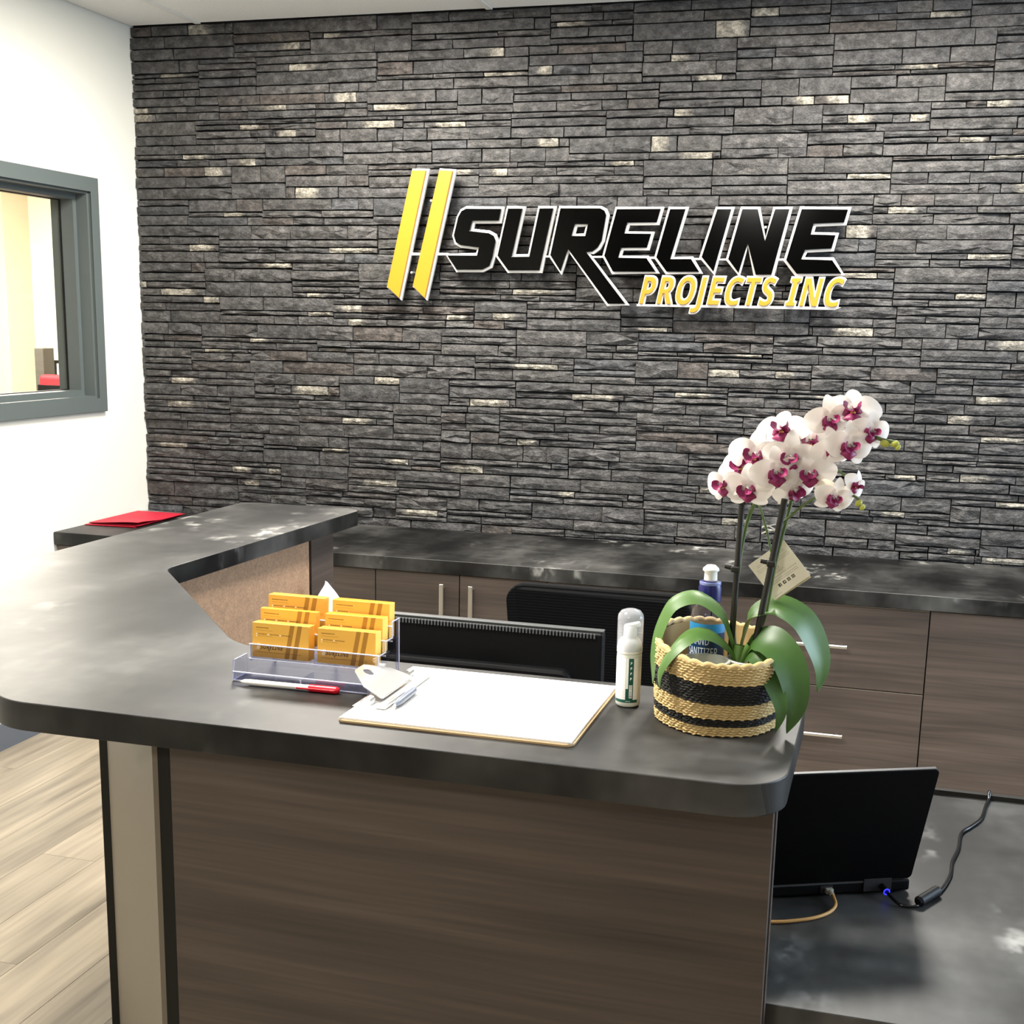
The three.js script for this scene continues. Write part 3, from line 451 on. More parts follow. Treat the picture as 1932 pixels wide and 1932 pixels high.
{ // clipboard
  const c = thing('clipboard', 'hardboard clipboard with a wide metal clip, lying on the counter', 'clipboard', [-0.504, YT, 3.341]);
  const b = rrect(0.314, 0.273, 0.012, 0.0032, 0.0006); b.rotateX(-Math.PI / 2); b.translate(0, 0.0017, 0); part('board', b, std({ color: 0xc4a47a, roughness: 0.7 }), c);
  const clip = part('clip', box(-0.156, -0.118, 0.0063, 0.0075, -0.085, 0.085, 0.0005), chrome, c, 'chrome clip plate');
  part('jaw', merge([box(-0.124, -0.1085, 0.0078, 0.009, -0.088, 0.088, 0.0004), box(-0.1095, -0.108, 0.0078, 0.0132, -0.088, 0.088, 0.0004)]), chrome, clip);
  const ls = new THREE.Shape(roundedPoly([[-0.05, -0.016, 0.012], [-0.05, 0.016, 0.012], [-0.02, 0.05, 0.012], [0.012, 0.058, 0.004], [0.012, -0.058, 0.004], [-0.02, -0.05, 0.012]], 6)); const hp = new THREE.Path(); hp.absellipse(-0.035, 0, 0.008, 0.009, 0, Math.PI * 2); ls.holes.push(hp);
  const lev = new THREE.ExtrudeGeometry(ls, { depth: 0.0013, bevelEnabled: true, bevelThickness: 0.0004, bevelSize: 0.0004, bevelSegments: 1 }); lev.rotateX(-Math.PI / 2); lev.rotateZ(-0.38); lev.translate(-0.136, 0.016, 0);
  part('lever', lev, chrome, clip, 'raised chrome lever with a hanging hole');
  part('spring_post', merge([-0.074, 0.074].flatMap((z) => [cyl(V(-0.137, 0.0125, z - 0.008), V(-0.137, 0.0125, z + 0.008), 0.006), cyl(V(-0.137, 0.0072, z), V(-0.137, 0.013, z), 0.004), box(-0.15, -0.124, 0.0074, 0.0084, z - 0.009, z + 0.009, 0.0005)])), chrome, clip);
  const pg = new THREE.BoxGeometry(0.307, 0.0026, 0.268); solo('paper_sheets', (pg.translate(-0.5035, YT + 0.0048, 3.341), pg), paper, 'blank white sheets of paper held on the clipboard', 'paper');
  const pen = thing('pen', 'short slate-grey pen lying on the paper against the clipboard clip', 'pen', [-0.6025, YT + 0.0115, 3.428]); pen.rotation.y = 0.02;
  const pz = (g) => { g.rotateX(-Math.PI / 2); return g; };
  part('barrel', pz(lathe([[0.0001, 0.008], [0.0022, 0.01], [0.0046, 0.02], [0.0052, 0.03], [0.0052, 0.082], [0.0042, 0.0855], [0.0001, 0.086]], 14)), std({ color: 0x6d7484, roughness: 0.35 }), pen); part('tip', pz(lathe([[0.0004, 0], [0.0011, 0.003], [0.002, 0.0095]], 10)), chrome, pen);
}
{ // foaming sanitiser bottle
  const b = thing('foam_bottle', 'small white foam pump bottle with a clear cap and green label', 'bottle', [-0.3205, YT, 3.273], 0.0);
  part('body', lathe([[0.0001, 0.0006], [0.0145, 0.0006], [0.0164, 0.003], [0.0168, 0.008], [0.0168, 0.0725], [0.0158, 0.0745], [0.0001, 0.0745]], 40), std({ color: 0xe6e8dd, roughness: 0.45 }), b);
  const lt = canvasTex(640, 360, (c, w, h) => {
    c.fillStyle = '#fbfbf7'; c.fillRect(0, 0, w, h); c.fillStyle = '#12574a'; c.fillRect(0, h - 24, w, 24); c.fillRect(452, 0, 92, h); c.fillRect(400, 246, 60, h - 246);
    c.fillStyle = '#2c6156'; c.fillRect(400, 0, 4, 250); c.fillRect(448, 0, 4, 250); const r = rng(8);
    for (let y = 30; y < 320; y += 13) { c.fillStyle = y > 262 ? '#d9a98f' : '#d3d6d2'; let x = 60; while (x < 375) { const l = 6 + r() * 16; c.fillRect(x, y, l, 3); x += l + 5; } }
    c.fillStyle = '#e5f0ea'; for (let k = 0; k < 4; k++) { const y = 34 + k * 42; c.beginPath(); c.arc(490, y, 9, 0, 7); c.fill(); c.fillRect(490, y - 6, 22, 12); c.fillRect(478, y + 6, 16, 8); }
    c.fillStyle = '#f3f5ee'; c.fillRect(466, 216, 62, 106); c.fillStyle = '#33413c'; for (let y = 224; y < 316; y += 4) if (r() < 0.6) c.fillRect(472, y, 50, 2); c.fillStyle = '#b9c9c0'; c.fillRect(408, h - 15, 90, 6); c.fillRect(60, h - 16, 90, 6);
  });
  const lg = new THREE.CylinderGeometry(0.01695, 0.01695, 0.0615, 48, 1, true, -1.75, 2.75); lg.translate(0, 0.0385, 0); part('label', lg, std({ map: lt, roughness: 0.5, side: THREE.DoubleSide }), b, 'white and dark green printed label');
  part('pump', merge([lathe([[0.0001, 0.0745], [0.0168, 0.0745], [0.0172, 0.076], [0.0172, 0.081], [0.0164, 0.084], [0.0158, 0.088], [0.013, 0.0935], [0.009, 0.0965], [0.0088, 0.1105], [0.0001, 0.1115]], 32), (() => { const g = box(-0.009, 0.0135, 0.109, 0.1165, -0.0055, 0.0055, 0.003); g.rotateZ(0.28); g.translate(0.0305, 0.0015, 0); g.translate(0.001, 0.001, 0); return g; })()]), whitePlastic, b, 'white foam pump');
  part('cap', lathe([[0.0175, 0.0782], [0.0175, 0.122], [0.0168, 0.127], [0.013, 0.132], [0.006, 0.1345], [0.0001, 0.135]], 40), phys({ color: 0xf2f4fa, transmission: 0.75, thickness: 0, roughness: 0.08 }), b, 'clear domed cap');
}

/* ---------- woven basket ---------- */
const BX = -0.2, BZ = 3.279;
{
  const b = thing('woven_basket', 'natural woven basket with two black bands holding the orchid', 'basket', [BX, YT, BZ], 0.25);
  const straw = std({ color: 0xc8ad76, roughness: 0.7 }), blk = std({ color: 0x15130f, roughness: 0.75 }), H = 0.1;
  const RX = (y) => 0.078 + 0.004 * Math.sin(Math.min(1, y / H) * 1.6), RZ = (y) => 0.097 + 0.006 * Math.sin(Math.min(1, y / H) * 1.6), dip = (a) => 1 - 0.07 * Math.sin(a) - 0.035 * Math.cos(a); // the rim sags towards the visitor
  const rowH = 0.0037, N = 84, r = rng(12);
  const wob = (a) => 0.0016 * Math.sin(a * 3 + 0.4) + 0.0012 * Math.sin(a * 7);
  const band = (y0, y1) => { // twisted cords coursed round the wall: each stitch bulges
    const rows = Math.max(1, Math.round((y1 - y0) / rowH)), sub = 4, A = N * 4, pos = [], idx = [], nv = rows * sub;
    for (let j = 0; j <= nv; j++) for (let i = 0; i < A; i++) {
      const a = i / A * Math.PI * 2, f = j / nv, y = lerp(y0, y1, f), row = Math.min(rows - 1, Math.floor(f * rows)), fr = f * rows - row;
      const st = Math.abs(Math.sin((a * N / 2 + row * 1.7 + hash(row, Math.floor(a * 5), 3) * 0.8) + (fr - 0.5) * 1.3)), bul = Math.sqrt(Math.max(0, Math.sin(Math.PI * fr))) * (0.0008 + 0.0032 * Math.sqrt(st)) * (0.8 + 0.4 * hash(Math.floor(a * N / Math.PI), row, 7));
      const rr = bul + wob(a); pos.push((RX(y) + rr) * Math.cos(a), y * dip(a) + 0.0007 * Math.sin(a * N / 2 + row), (RZ(y) + rr) * Math.sin(a));
    }
    for (let j = 0; j < nv; j++) for (let i = 0; i < A; i++) { const p = j * A + i, q = j * A + (i + 1) % A; idx.push(p, p + A, q, q, p + A, q + A); }
    const g = new THREE.BufferGeometry(); g.setAttribute('position', new THREE.Float32BufferAttribute(pos, 3)); g.setIndex(idx); g.computeVertexNormals(); return g;
  };
  const cuts = [0.0006, 0.0145, 0.0245, 0.046, 0.073, H];
  for (let k = 0; k < 5; k++) part('woven_band', band(cuts[k], cuts[k + 1]), k % 2 ? blk : straw, b, k % 2 ? 'black woven band' : undefined);
  const ring = []; for (let i = 0; i < 90; i++) { const a = i / 90 * Math.PI * 2; ring.push(V((RX(H) - 0.001 + wob(a)) * Math.cos(a), H * dip(a) + 0.001 + 0.0014 * Math.sin(a * 31) + 0.002 * Math.sin(a * 2 + 1), (RZ(H) - 0.001 + wob(a)) * Math.sin(a))); }
  part('rim', new THREE.TubeGeometry(new THREE.CatmullRomCurve3(ring, true), 220, 0.0042, 8, true), straw, b);
  const inner = new THREE.CylinderGeometry(1, 0.95, H - 0.004, 48, 1, true); inner.scale(0.077, 1, 0.095); inner.translate(0, H / 2 + 0.001, 0); { const p = inner.attributes.position; for (let i = 0; i < p.count; i++) p.setY(i, p.getY(i) * dip(Math.atan2(p.getZ(i) / 0.095, p.getX(i) / 0.077)) + 0.001); } part('lining', inner, std({ color: 0xb89c66, roughness: 0.9, side: THREE.DoubleSide }), b);
  const bot = new THREE.CylinderGeometry(1, 1, 0.003, 48); bot.scale(0.076, 1, 0.094); bot.translate(0, 0.0022, 0); part('bottom', bot, straw, b);
}
/* hand sanitizer bottle standing in the basket */
{
  const s = thing('sanitizer_bottle', 'tall clear hand sanitizer bottle with navy collar and white cap in the basket', 'bottle', [-0.2225, YT + 0.0042, 3.226]);
  part('body', lathe([[0.0001, 0.001], [0.021, 0.001], [0.024, 0.004], [0.0245, 0.01], [0.0245, 0.115], [0.0225, 0.128], [0.016, 0.1375], [0.0125, 0.14], [0.0125, 0.146]], 40), acrylic, s, 'clear plastic bottle');
  const lt = canvasTex(512, 384, (c, w, h) => { c.fillStyle = '#123a63'; c.fillRect(0, 0, w, h); c.fillStyle = '#2f8fc6'; c.fillRect(0, 0, w, 60); c.fillStyle = '#e8f0f4'; c.font = '78px sans-serif'; c.fillText('HAND', 100, 138); c.fillText('SANITIZER', 40, 214); c.fillStyle = '#8fa8bd'; c.fillRect(60, 312, 330, 10); c.fillRect(60, 338, 260, 10); });
  const lg = new THREE.CylinderGeometry(0.0248, 0.0248, 0.08, 40, 1, true, -1.35, 2.6); lg.translate(0, 0.072, 0); part('label', lg, std({ map: lt, roughness: 0.4, side: THREE.DoubleSide }), s, 'blue label with white lettering');
  part('collar', lathe([[0.0001, 0.139], [0.0148, 0.139], [0.0155, 0.141], [0.0155, 0.158], [0.014, 0.163], [0.0142, 0.165], [0.0132, 0.1665], [0.0001, 0.1665]], 32), std({ color: 0x1b1f63, roughness: 0.3 }), s, 'navy screw collar');
  part('collar_ring', lathe([[0.0138, 0.1625], [0.0146, 0.1625], [0.0146, 0.1662], [0.0138, 0.1668]], 32), std({ color: 0x7d86b8, roughness: 0.3 }), s);
  part('cap', lathe([[0.0001, 0.1668], [0.0088, 0.1668], [0.009, 0.169], [0.0086, 0.1795], [0.0112, 0.1815], [0.0105, 0.1845], [0.006, 0.1885], [0.0001, 0.1895]], 28), whitePlastic, s, 'white mushroom shaped push cap');
}
/* ---------- orchid ---------- */
{
  const o = thing('orchid_plant', 'potted white orchid with purple lipped flowers and arching strap leaves', 'orchid', [0, 0, 0]);
  const green = std({ color: 0x4a6d2b, roughness: 0.46 }), dgreen = std({ color: 0x35561d, roughness: 0.46 }), stemM = std({ color: 0x556b35, roughness: 0.5 }), stakeM = std({ color: 0x17150f, roughness: 0.5 });
  for (const [x, z, rr] of [[-0.212, 3.318, 0.03], [-0.155, 3.292, 0.031]]) part('pot', merge([lathe([[0.024, YT + 0.005], [rr - 0.002, YT + 0.062], [rr, YT + 0.082], [rr + 0.0022, YT + 0.083], [rr + 0.0022, YT + 0.0855], [rr - 0.0016, YT + 0.0855], [rr - 0.0036, YT + 0.062], [0.022, YT + 0.007]], 36).translate(x, 0, z)]), phys({ color: 0xf0f4ee, transmission: 0.55, thickness: 0, roughness: 0.25 }), o, 'clear plastic grow pot');
  for (const [x, z] of [[-0.212, 3.318], [-0.155, 3.292]]) part('potting_bark', lathe([[0.0001, YT + 0.07], [0.014, YT + 0.069], [0.0255, YT + 0.062], [0.022, YT + 0.01], [0.0001, YT + 0.009]], 24).translate(x, 0, z), std({ color: 0x8a7a58, roughness: 1 }), o);
  const W = (m, p0 = 0.75, e = 0.55) => (t) => m * Math.pow(Math.sin(Math.PI * Math.min(1, 0.1 + 0.9 * Math.pow(t, p0))), e) * (t > 0.999 ? 0.05 : 1);
  const leaf = (pts, w, s0, s1, m, fold = 0.22) => part('leaf', blade(pts, w, s0, s1, fold, 0.0018, 40), m, o);
  const grow = (m, base = 0.35, tipAt = 0.72) => (t) => m * (t < 0.3 ? lerp(base, 1, sstep(0, 0.3, t)) : t < tipAt ? 1 : Math.max(0.03, Math.pow(1 - ((t - tipAt) / (1 - tipAt)) ** 1.7, 0.85)));
  leaf([[-0.176, 1.175, 3.285], [-0.184, 1.2, 3.28], [-0.199, 1.233, 3.275], [-0.232, 1.253, 3.28], [-0.263, 1.243, 3.29], [-0.279, 1.212, 3.3], [-0.284, 1.174, 3.31], [-0.279, 1.136, 3.318]], grow(0.0225), [0.1, -0.4, 1], [0.5, 0, 1], green);
  leaf([[-0.174, 1.17, 3.29], [-0.184, 1.187, 3.295], [-0.204, 1.206, 3.305], [-0.226, 1.212, 3.33], [-0.243, 1.201, 3.35], [-0.257, 1.182, 3.36], [-0.264, 1.162, 3.366], [-0.261, 1.143, 3.368]], grow(0.0155, 0.4, 0.55), [0.1, -0.4, 0.9], [0.6, 0, 0.8], green);
  leaf([[-0.172, 1.172, 3.285], [-0.168, 1.2, 3.275], [-0.158, 1.226, 3.268], [-0.132, 1.238, 3.262], [-0.101, 1.225, 3.258], [-0.079, 1.193, 3.254], [-0.0685, 1.16, 3.252], [-0.071, 1.127, 3.252]], grow(0.0245, 0.35, 0.55), [0, -0.5, 0.85], [-0.75, 0, 0.65], green, 0.2);
  leaf([[-0.166, 1.176, 3.285], [-0.152, 1.198, 3.292], [-0.134, 1.203, 3.305], [-0.113, 1.19, 3.322], [-0.098, 1.162, 3.336], [-0.093, 1.13, 3.343], [-0.1015, 1.096, 3.346]], grow(0.0235, 0.3, 0.45), [0.1, -0.65, 0.7], [-0.95, 0, 0.3], dgreen, 0.2);
  leaf([[-0.166, 1.17, 3.29], [-0.153, 1.184, 3.303], [-0.137, 1.176, 3.325], [-0.12, 1.154, 3.349], [-0.1095, 1.13, 3.363], [-0.1135, 1.102, 3.366]], grow(0.014, 0.35, 0.45), [0.1, -0.6, 0.7], [-0.95, 0, 0.35], dgreen, 0.2);
  part('crown', tube([[-0.176, 1.15, 3.288], [-0.174, 1.172, 3.287], [-0.172, 1.19, 3.284]], 0.0085, 12, 12), green, o);
  part('crown', tube([[-0.174, 1.16, 3.29], [-0.165, 1.18, 3.288], [-0.158, 1.192, 3.289]], 0.006, 12, 10), green, o);
  // stakes, stems and their clips
  part('stake', cyl(V(-0.187, 1.12, 3.268), V(-0.182, 1.383, 3.262), 0.004), stakeM, o, 'thin dark support stake'); part('stake', cyl(V(-0.163, 1.12, 3.286), V(-0.1265, 1.385, 3.284), 0.0042), stakeM, o, 'thin dark support stake');
  for (const [x, y, z, s] of [[-0.1865, 1.287, 3.266, -1], [-0.139, 1.301, 3.286, -1], [-0.183, 1.376, 3.262, -1]]) part('stake_clip', merge([box(x - 0.005, x + 0.0065, y - 0.004, y + 0.004, z - 0.004, z + 0.005, 0.002), cyl(V(x, y + 0.001, z), V(x + s * 0.013, y + 0.003, z + 0.001), 0.0036, 0.0028, 10)]), stakeM, o);
  const stem = (pts, r0 = 0.0022) => part('stem', tube(pts, r0, 70, 8), stemM, o);
  stem([[-0.178, 1.17, 3.27], [-0.184, 1.203, 3.256], [-0.1825, 1.295, 3.25], [-0.174, 1.352, 3.256], [-0.162, 1.382, 3.265], [-0.134, 1.425, 3.262], [-0.1, 1.457, 3.26], [-0.069, 1.478, 3.26], [-0.029, 1.468, 3.262], [-0.012, 1.463, 3.266], [0.004, 1.461, 3.268]], 0.0024);
  stem([[-0.166, 1.17, 3.28], [-0.145, 1.222, 3.273], [-0.134, 1.301, 3.274], [-0.123, 1.36, 3.272], [-0.112, 1.41, 3.265], [-0.098, 1.43, 3.262]], 0.0024);
  stem([[-0.14, 1.315, 3.279], [-0.15, 1.35, 3.277], [-0.163, 1.382, 3.272], [-0.17, 1.395, 3.268]], 0.0015); stem([[-0.129, 1.352, 3.277], [-0.104, 1.377, 3.28], [-0.088, 1.388, 3.278], [-0.056, 1.396, 3.276], [-0.04, 1.391, 3.276], [-0.033, 1.385, 3.277]], 0.0016); stem([[-0.098, 1.426, 3.264], [-0.068, 1.424, 3.266], [-0.05, 1.413, 3.27]], 0.0015);
  // flowers
  const petalM = phys({ color: 0xfefaf6, roughness: 0.7, transmission: 0.42, thickness: 0 }), lipM = std({ color: 0x8c1e56, roughness: 0.5 }), coreM = std({ color: 0xd89a55, roughness: 0.6 });
  const pet = (ang, len, wid, back) => { const c = Math.cos(ang), s = Math.sin(ang), q = (t) => [c * len * t, s * len * t, 0.06 - back * t * t + 0.10 * Math.sin(Math.PI * t)]; return blade([0.04, 0.3, 0.55, 0.8, 1].map(q), (t) => wid * Math.pow(Math.max(0, Math.sin(Math.PI * Math.pow(clamp(0.04 + 0.94 * t), 0.8))), 0.6), [-s, c, 0], [-s, c, 0], -0.14, 0.03, 12); };
  const G = { dorsal: pet(Math.PI / 2, 0.98, 0.30, 0.22), sepL: pet(Math.PI * 1.24, 0.95, 0.28, 0.2), sepR: pet(Math.PI * 1.76, 0.95, 0.28, 0.2), petL: pet(Math.PI * 0.95, 1.02, 0.52, 0.12), petR: pet(Math.PI * 0.05, 1.02, 0.52, 0.12) };
  const lipMid = blade([[0, -0.02, 0.12], [0, -0.16, 0.3], [0, -0.34, 0.36], [0, -0.5, 0.3]], (t) => 0.36 * Math.pow(Math.sin(Math.PI * clamp(0.12 + 0.83 * t)), 0.7), [1, 0, 0], [1, 0, 0], 0.5, 0.04, 10);
  const lobe = (s) => blade([[s * 0.07, -0.05, 0.14], [s * 0.17, -0.02, 0.3], [s * 0.24, 0.1, 0.38], [s * 0.2, 0.23, 0.36]], (t) => 0.28 * Math.pow(Math.sin(Math.PI * clamp(0.15 + 0.8 * t)), 0.7), [0, 0.3, 0.9], [s * 0.4, 0.2, 0.8], 0.3, 0.04, 10);
  const lipG = merge([lipMid, lobe(-1), lobe(1)]), colG = new THREE.SphereGeometry(0.1, 14, 10); colG.scale(0.85, 1.1, 1.5); colG.translate(0, 0.03, 0.16); const calG = new THREE.SphereGeometry(0.075, 10, 8); calG.scale(1.3, 0.8, 1); calG.translate(0, -0.1, 0.26);
  const flower = (x, y, z, yaw, pitch, roll, s) => {
    const f = part('flower', colG, petalM, o); f.position.set(x, y, z); f.rotation.set(pitch, yaw, roll, 'YXZ'); f.scale.setScalar(s);
    for (const k of ['dorsal', 'sepL', 'sepR']) part('sepal', G[k], petalM, f); for (const k of ['petL', 'petR']) part('petal', G[k], petalM, f); part('lip', lipG, lipM, f, 'purple lip'); part('callus', calG, coreM, f, 'orange callus');
  };
  for (const a of [
    [-0.203, 1.398, 3.27, -0.5, 0.1, 0.1, 0.030], [-0.173, 1.396, 3.28, -0.1, 0.25, 0, 0.033], [-0.168, 1.436, 3.265, -0.1, -0.05, -0.1, 0.036], [-0.14, 1.418, 3.285, 0.45, 0.1, 0.1, 0.034], [-0.124, 1.437, 3.272, 0.1, 0.15, -0.05, 0.035],
    [-0.098, 1.418, 3.27, 0, 0.2, 0.05, 0.033], [-0.079, 1.485, 3.262, 0.35, 0.05, 0.15, 0.032], [-0.03, 1.473, 3.265, 0.55, 0.1, -0.15, 0.028], [-0.054, 1.455, 3.278, 0.45, 0.1, -0.05, 0.032], [-0.073, 1.449, 3.268, 0.5, 0.2, 0.3, 0.030],
    [-0.117, 1.397, 3.27, 0.7, 0.5, 0.4, 0.030], [-0.052, 1.494, 3.255, 0.1, -0.5, 0, 0.036], [-0.136, 1.466, 3.258, -0.15, -0.55, 0.1, 0.035], [-0.067, 1.391, 3.284, 0.35, 0.3, -0.25, 0.026], [-0.1, 1.452, 3.255, -0.1, -0.45, 0, 0.034], [-0.183, 1.42, 3.258, -0.4, -0.2, 0.2, 0.032], [-0.044, 1.405, 3.27, 0.9, 0.1, -0.5, 0.021]]) flower(...a);
  const bud = new THREE.SphereGeometry(0.0075, 14, 10); bud.scale(1, 1.35, 0.95);
  const budM = std({ color: 0xf0e6cf, roughness: 0.55 }), tipM = std({ color: 0xb9bd52, roughness: 0.5 });
  for (const [x, y, z, k, m, rz] of [[-0.076, 1.402, 3.276, 1.3, budM, 1.2], [-0.01, 1.459, 3.268, 0.6, tipM, 1.4], [0.002, 1.459, 3.268, 0.55, tipM, -1.2], [0.006, 1.455, 3.269, 0.4, tipM, -0.5], [-0.036, 1.384, 3.278, 0.5, tipM, -0.9], [-0.031, 1.379, 3.279, 0.42, tipM, -0.6]]) { const q = part('bud', bud, m, o, m === tipM ? 'small green bud' : 'cream bud'); q.position.set(x, y, z); q.rotation.z = rz; q.scale.setScalar(k); }
}
{ // care tag tied to the stake
  const t = thing('plant_tag', 'cream card tag with small print hanging from the orchid stake', 'tag', [-0.13, 1.288, 3.258]);
  const lt = canvasTex(512, 512, (c, w, h) => {
    c.fillStyle = '#f1ead6'; c.fillRect(0, 0, w, h); const r = rng(3); c.fillStyle = '#8f8875';
    const line = (x, y, l, s) => { let q = x; while (q < x + l) { const k = 5 + r() * 12; c.fillRect(q, y, k, s); q += k + 4; } };
    for (const y of [70, 90]) line(70, y, 370, 5); for (const y of [120, 138, 156]) line(40, y, 430, 4); c.strokeStyle = '#8f8875'; c.lineWidth = 4; c.beginPath(); c.arc(256, 216, 22, 0, 7); c.stroke(); c.beginPath(); c.moveTo(240, 226); c.lineTo(256, 198); c.lineTo(272, 226); c.stroke();
    line(200, 250, 110, 6); line(216, 266, 80, 4); for (const y of [296, 330, 352]) line(60, y, 390, 5);
    c.fillStyle = '#3b362f'; for (let k = 0; k < 4; k++) c.fillRect(142 + k * 62, 384, 38, 38); c.fillStyle = '#e9e1c9'; c.font = 'bold 38px serif'; c.fillText('f', 158, 420); c.beginPath(); c.ellipse(223, 403, 10, 7, 0.4, 0, 7); c.fill(); c.fillRect(226, 393, 10, 6);
    c.strokeStyle = '#e9e1c9'; c.lineWidth = 5; for (const k of [2, 3]) { c.beginPath(); c.arc(161 + k * 62, 403, 9, 0, 7); c.stroke(); } c.fillStyle = '#8f8875'; line(30, 480, 90, 4);
  });
  const g = new THREE.BoxGeometry(0.057, 0.057, 0.0006); const card = part('card', g, std({ map: lt, roughness: 0.8 }), t); card.rotation.z = 0.7;
  const bk = part('folded_leaf', new THREE.BoxGeometry(0.055, 0.055, 0.0006), std({ color: 0xd9cfae, roughness: 0.8 }), t); bk.position.set(0.002, -0.003, -0.003); bk.rotation.set(0.06, 0, 0.68);
  part('string', merge([tube([[0.0, 0.035, 0.0], [0.001, 0.046, 0.001], [-0.001, 0.055, 0.003], [-0.007, 0.062, 0.016], [-0.02, 0.056, 0.012], [-0.006, 0.052, 0.006]], 0.0008, 30, 6), tube([[-0.006, 0.056, 0.02], [-0.018, 0.06, 0.016], [-0.024, 0.057, 0.014]], 0.0009, 12, 6), tube([[-0.006, 0.056, 0.02], [-0.018, 0.052, 0.016], [-0.024, 0.049, 0.014]], 0.0009, 12, 6)]), whitePlastic, t, 'white string');
}

/* ---------- things on the lower worktop ---------- */
{ // laptop, seen from behind
  const l = thing('laptop', 'open black laptop turned away, on the low worktop', 'laptop', [-0.076, YD, 3.026], 0.4474);
  const body = phys({ color: 0x020203, roughness: 0.6, specularIntensity: 0.3 }), trim = std({ color: 0x555a60, metalness: 0.6, roughness: 0.35 });
  part('base', box(-0.17, 0.17, 0.003, 0.022, -0.235, 0, 0.004), body, l);
  part('keyboard', box(-0.15, 0.15, 0.0215, 0.0228, -0.2, -0.09), std({ color: 0x151517, roughness: 0.7 }), l);
  part('foot', box(-0.15, 0.15, 0, 0.0032, -0.22, -0.02), body, l);
  const lid = rrect(0.342, 0.21, 0.009, 0.0075, 0.0014); lid.translate(0, 0.105, 0); const lm = part('lid', lid, body, l); lm.position.set(0, 0.024, -0.004); lm.rotation.x = 0.295;
  part('screen', box(-0.158, 0.158, 0.02, 0.197, -0.0046, -0.0039), std({ color: 0x111418, roughness: 0.2 }), lm);
  part('lid_edge', box(-0.166, 0.166, 0.2083, 0.2108, -0.003, 0.003, 0.0008), std({ color: 0x3a3a3c, roughness: 0.4 }), lm);
  part('hinge_strip', box(-0.165, 0.095, 0.0205, 0.0225, -0.001, 0.0012, 0.0004), trim, l, 'thin silver hinge line');
  part('port_cover', box(0.092, 0.138, 0.006, 0.0265, -0.002, 0.0022, 0.0006), std({ color: 0x1c1c1e, roughness: 0.6 }), l);
  part('network_port', box(0.022, 0.042, 0.006, 0.019, -0.002, 0.001), std({ color: 0x1a1a1c, roughness: 0.5 }), l);
}
{ // power lead
  const c = thing('power_cord', 'black laptop power cord with a lit blue ring and a ferrite bead', 'cord', [0, 0, 0]);
  const yy = YD + 0.0036;
  part('plug', cyl(V(0.0355, YD + 0.014, 2.9755), V(0.0425, YD + 0.012, 2.9895), 0.0052), black, c);
  const ring = new THREE.TorusGeometry(0.0046, 0.0009, 8, 24); ring.lookAt(V(0.4474, -0.1, 0.9)); ring.translate(0.0428, YD + 0.0119, 2.9902); part('light_ring', ring, std({ color: 0x1111ff, emissive: 0x2a2aff, emissiveIntensity: 1.6 }), c, 'glowing blue ring');
  part('cable', merge([tube([[0.0425, YD + 0.012, 2.9895], [0.05, YD + 0.0085, 3.0], [0.065, yy, 3.013], [0.086, yy, 3.009], [0.095, yy + 0.002, 2.995]], 0.0027, 30, 8), tube([[0.115, yy + 0.002, 2.957], [0.124, yy, 2.939], [0.141, yy, 2.87], [0.146, yy, 2.813], [0.158, yy, 2.75], [0.167, yy, 2.673], [0.182, yy, 2.642], [0.202, yy, 2.595], [0.215, yy, 2.522], [0.222, yy + 0.002, 2.486], [0.2235, YD + 0.0135, 2.47], [0.224, YD + 0.005, 2.4575], [0.2245, YD - 0.06, 2.452]], 0.0032, 90, 8)]), std({ color: 0x0d0e10, roughness: 0.22 }), c);
  const a = V(0.091, YD + 0.0086, 3.002), b = V(0.118, YD + 0.0086, 2.952); part('ferrite_bead', merge([cyl(a, b, 0.0082, 0.0082, 20), cyl(a.clone().lerp(b, -0.08), a, 0.005, 0.008, 16), cyl(b, a.clone().lerp(b, 1.08), 0.008, 0.005, 16)]), black, c);
}
{
  const c = thing('network_cable', 'tan network cable with a clear plug at the back of the laptop', 'cable', [0, 0, 0]);
  const y = YD + 0.0035; part('plug', merge([box(-0.006, 0.006, -0.004, 0.004, -0.02, 0, 0.001), cyl(V(0, 0, 0), V(0, -0.001, 0.009), 0.0045, 0.004)]).rotateY(0.4474).translate(-0.041, YD + 0.0115, 3.018), phys({ color: 0xd8d2c0, transmission: 0.4, thickness: 0, roughness: 0.2 }), c, 'clear plastic plug');
  part('cable', tube([[-0.04, YD + 0.011, 3.018], [-0.0355, YD + 0.0095, 3.03], [-0.031, y + 0.002, 3.046], [-0.037, y, 3.07], [-0.057, y, 3.098], [-0.086, y, 3.119], [-0.12, y, 3.135], [-0.2, y, 3.15], [-0.3, y, 3.12]], 0.0028, 60, 8), std({ color: 0xb98a4a, roughness: 0.55 }), c);
}
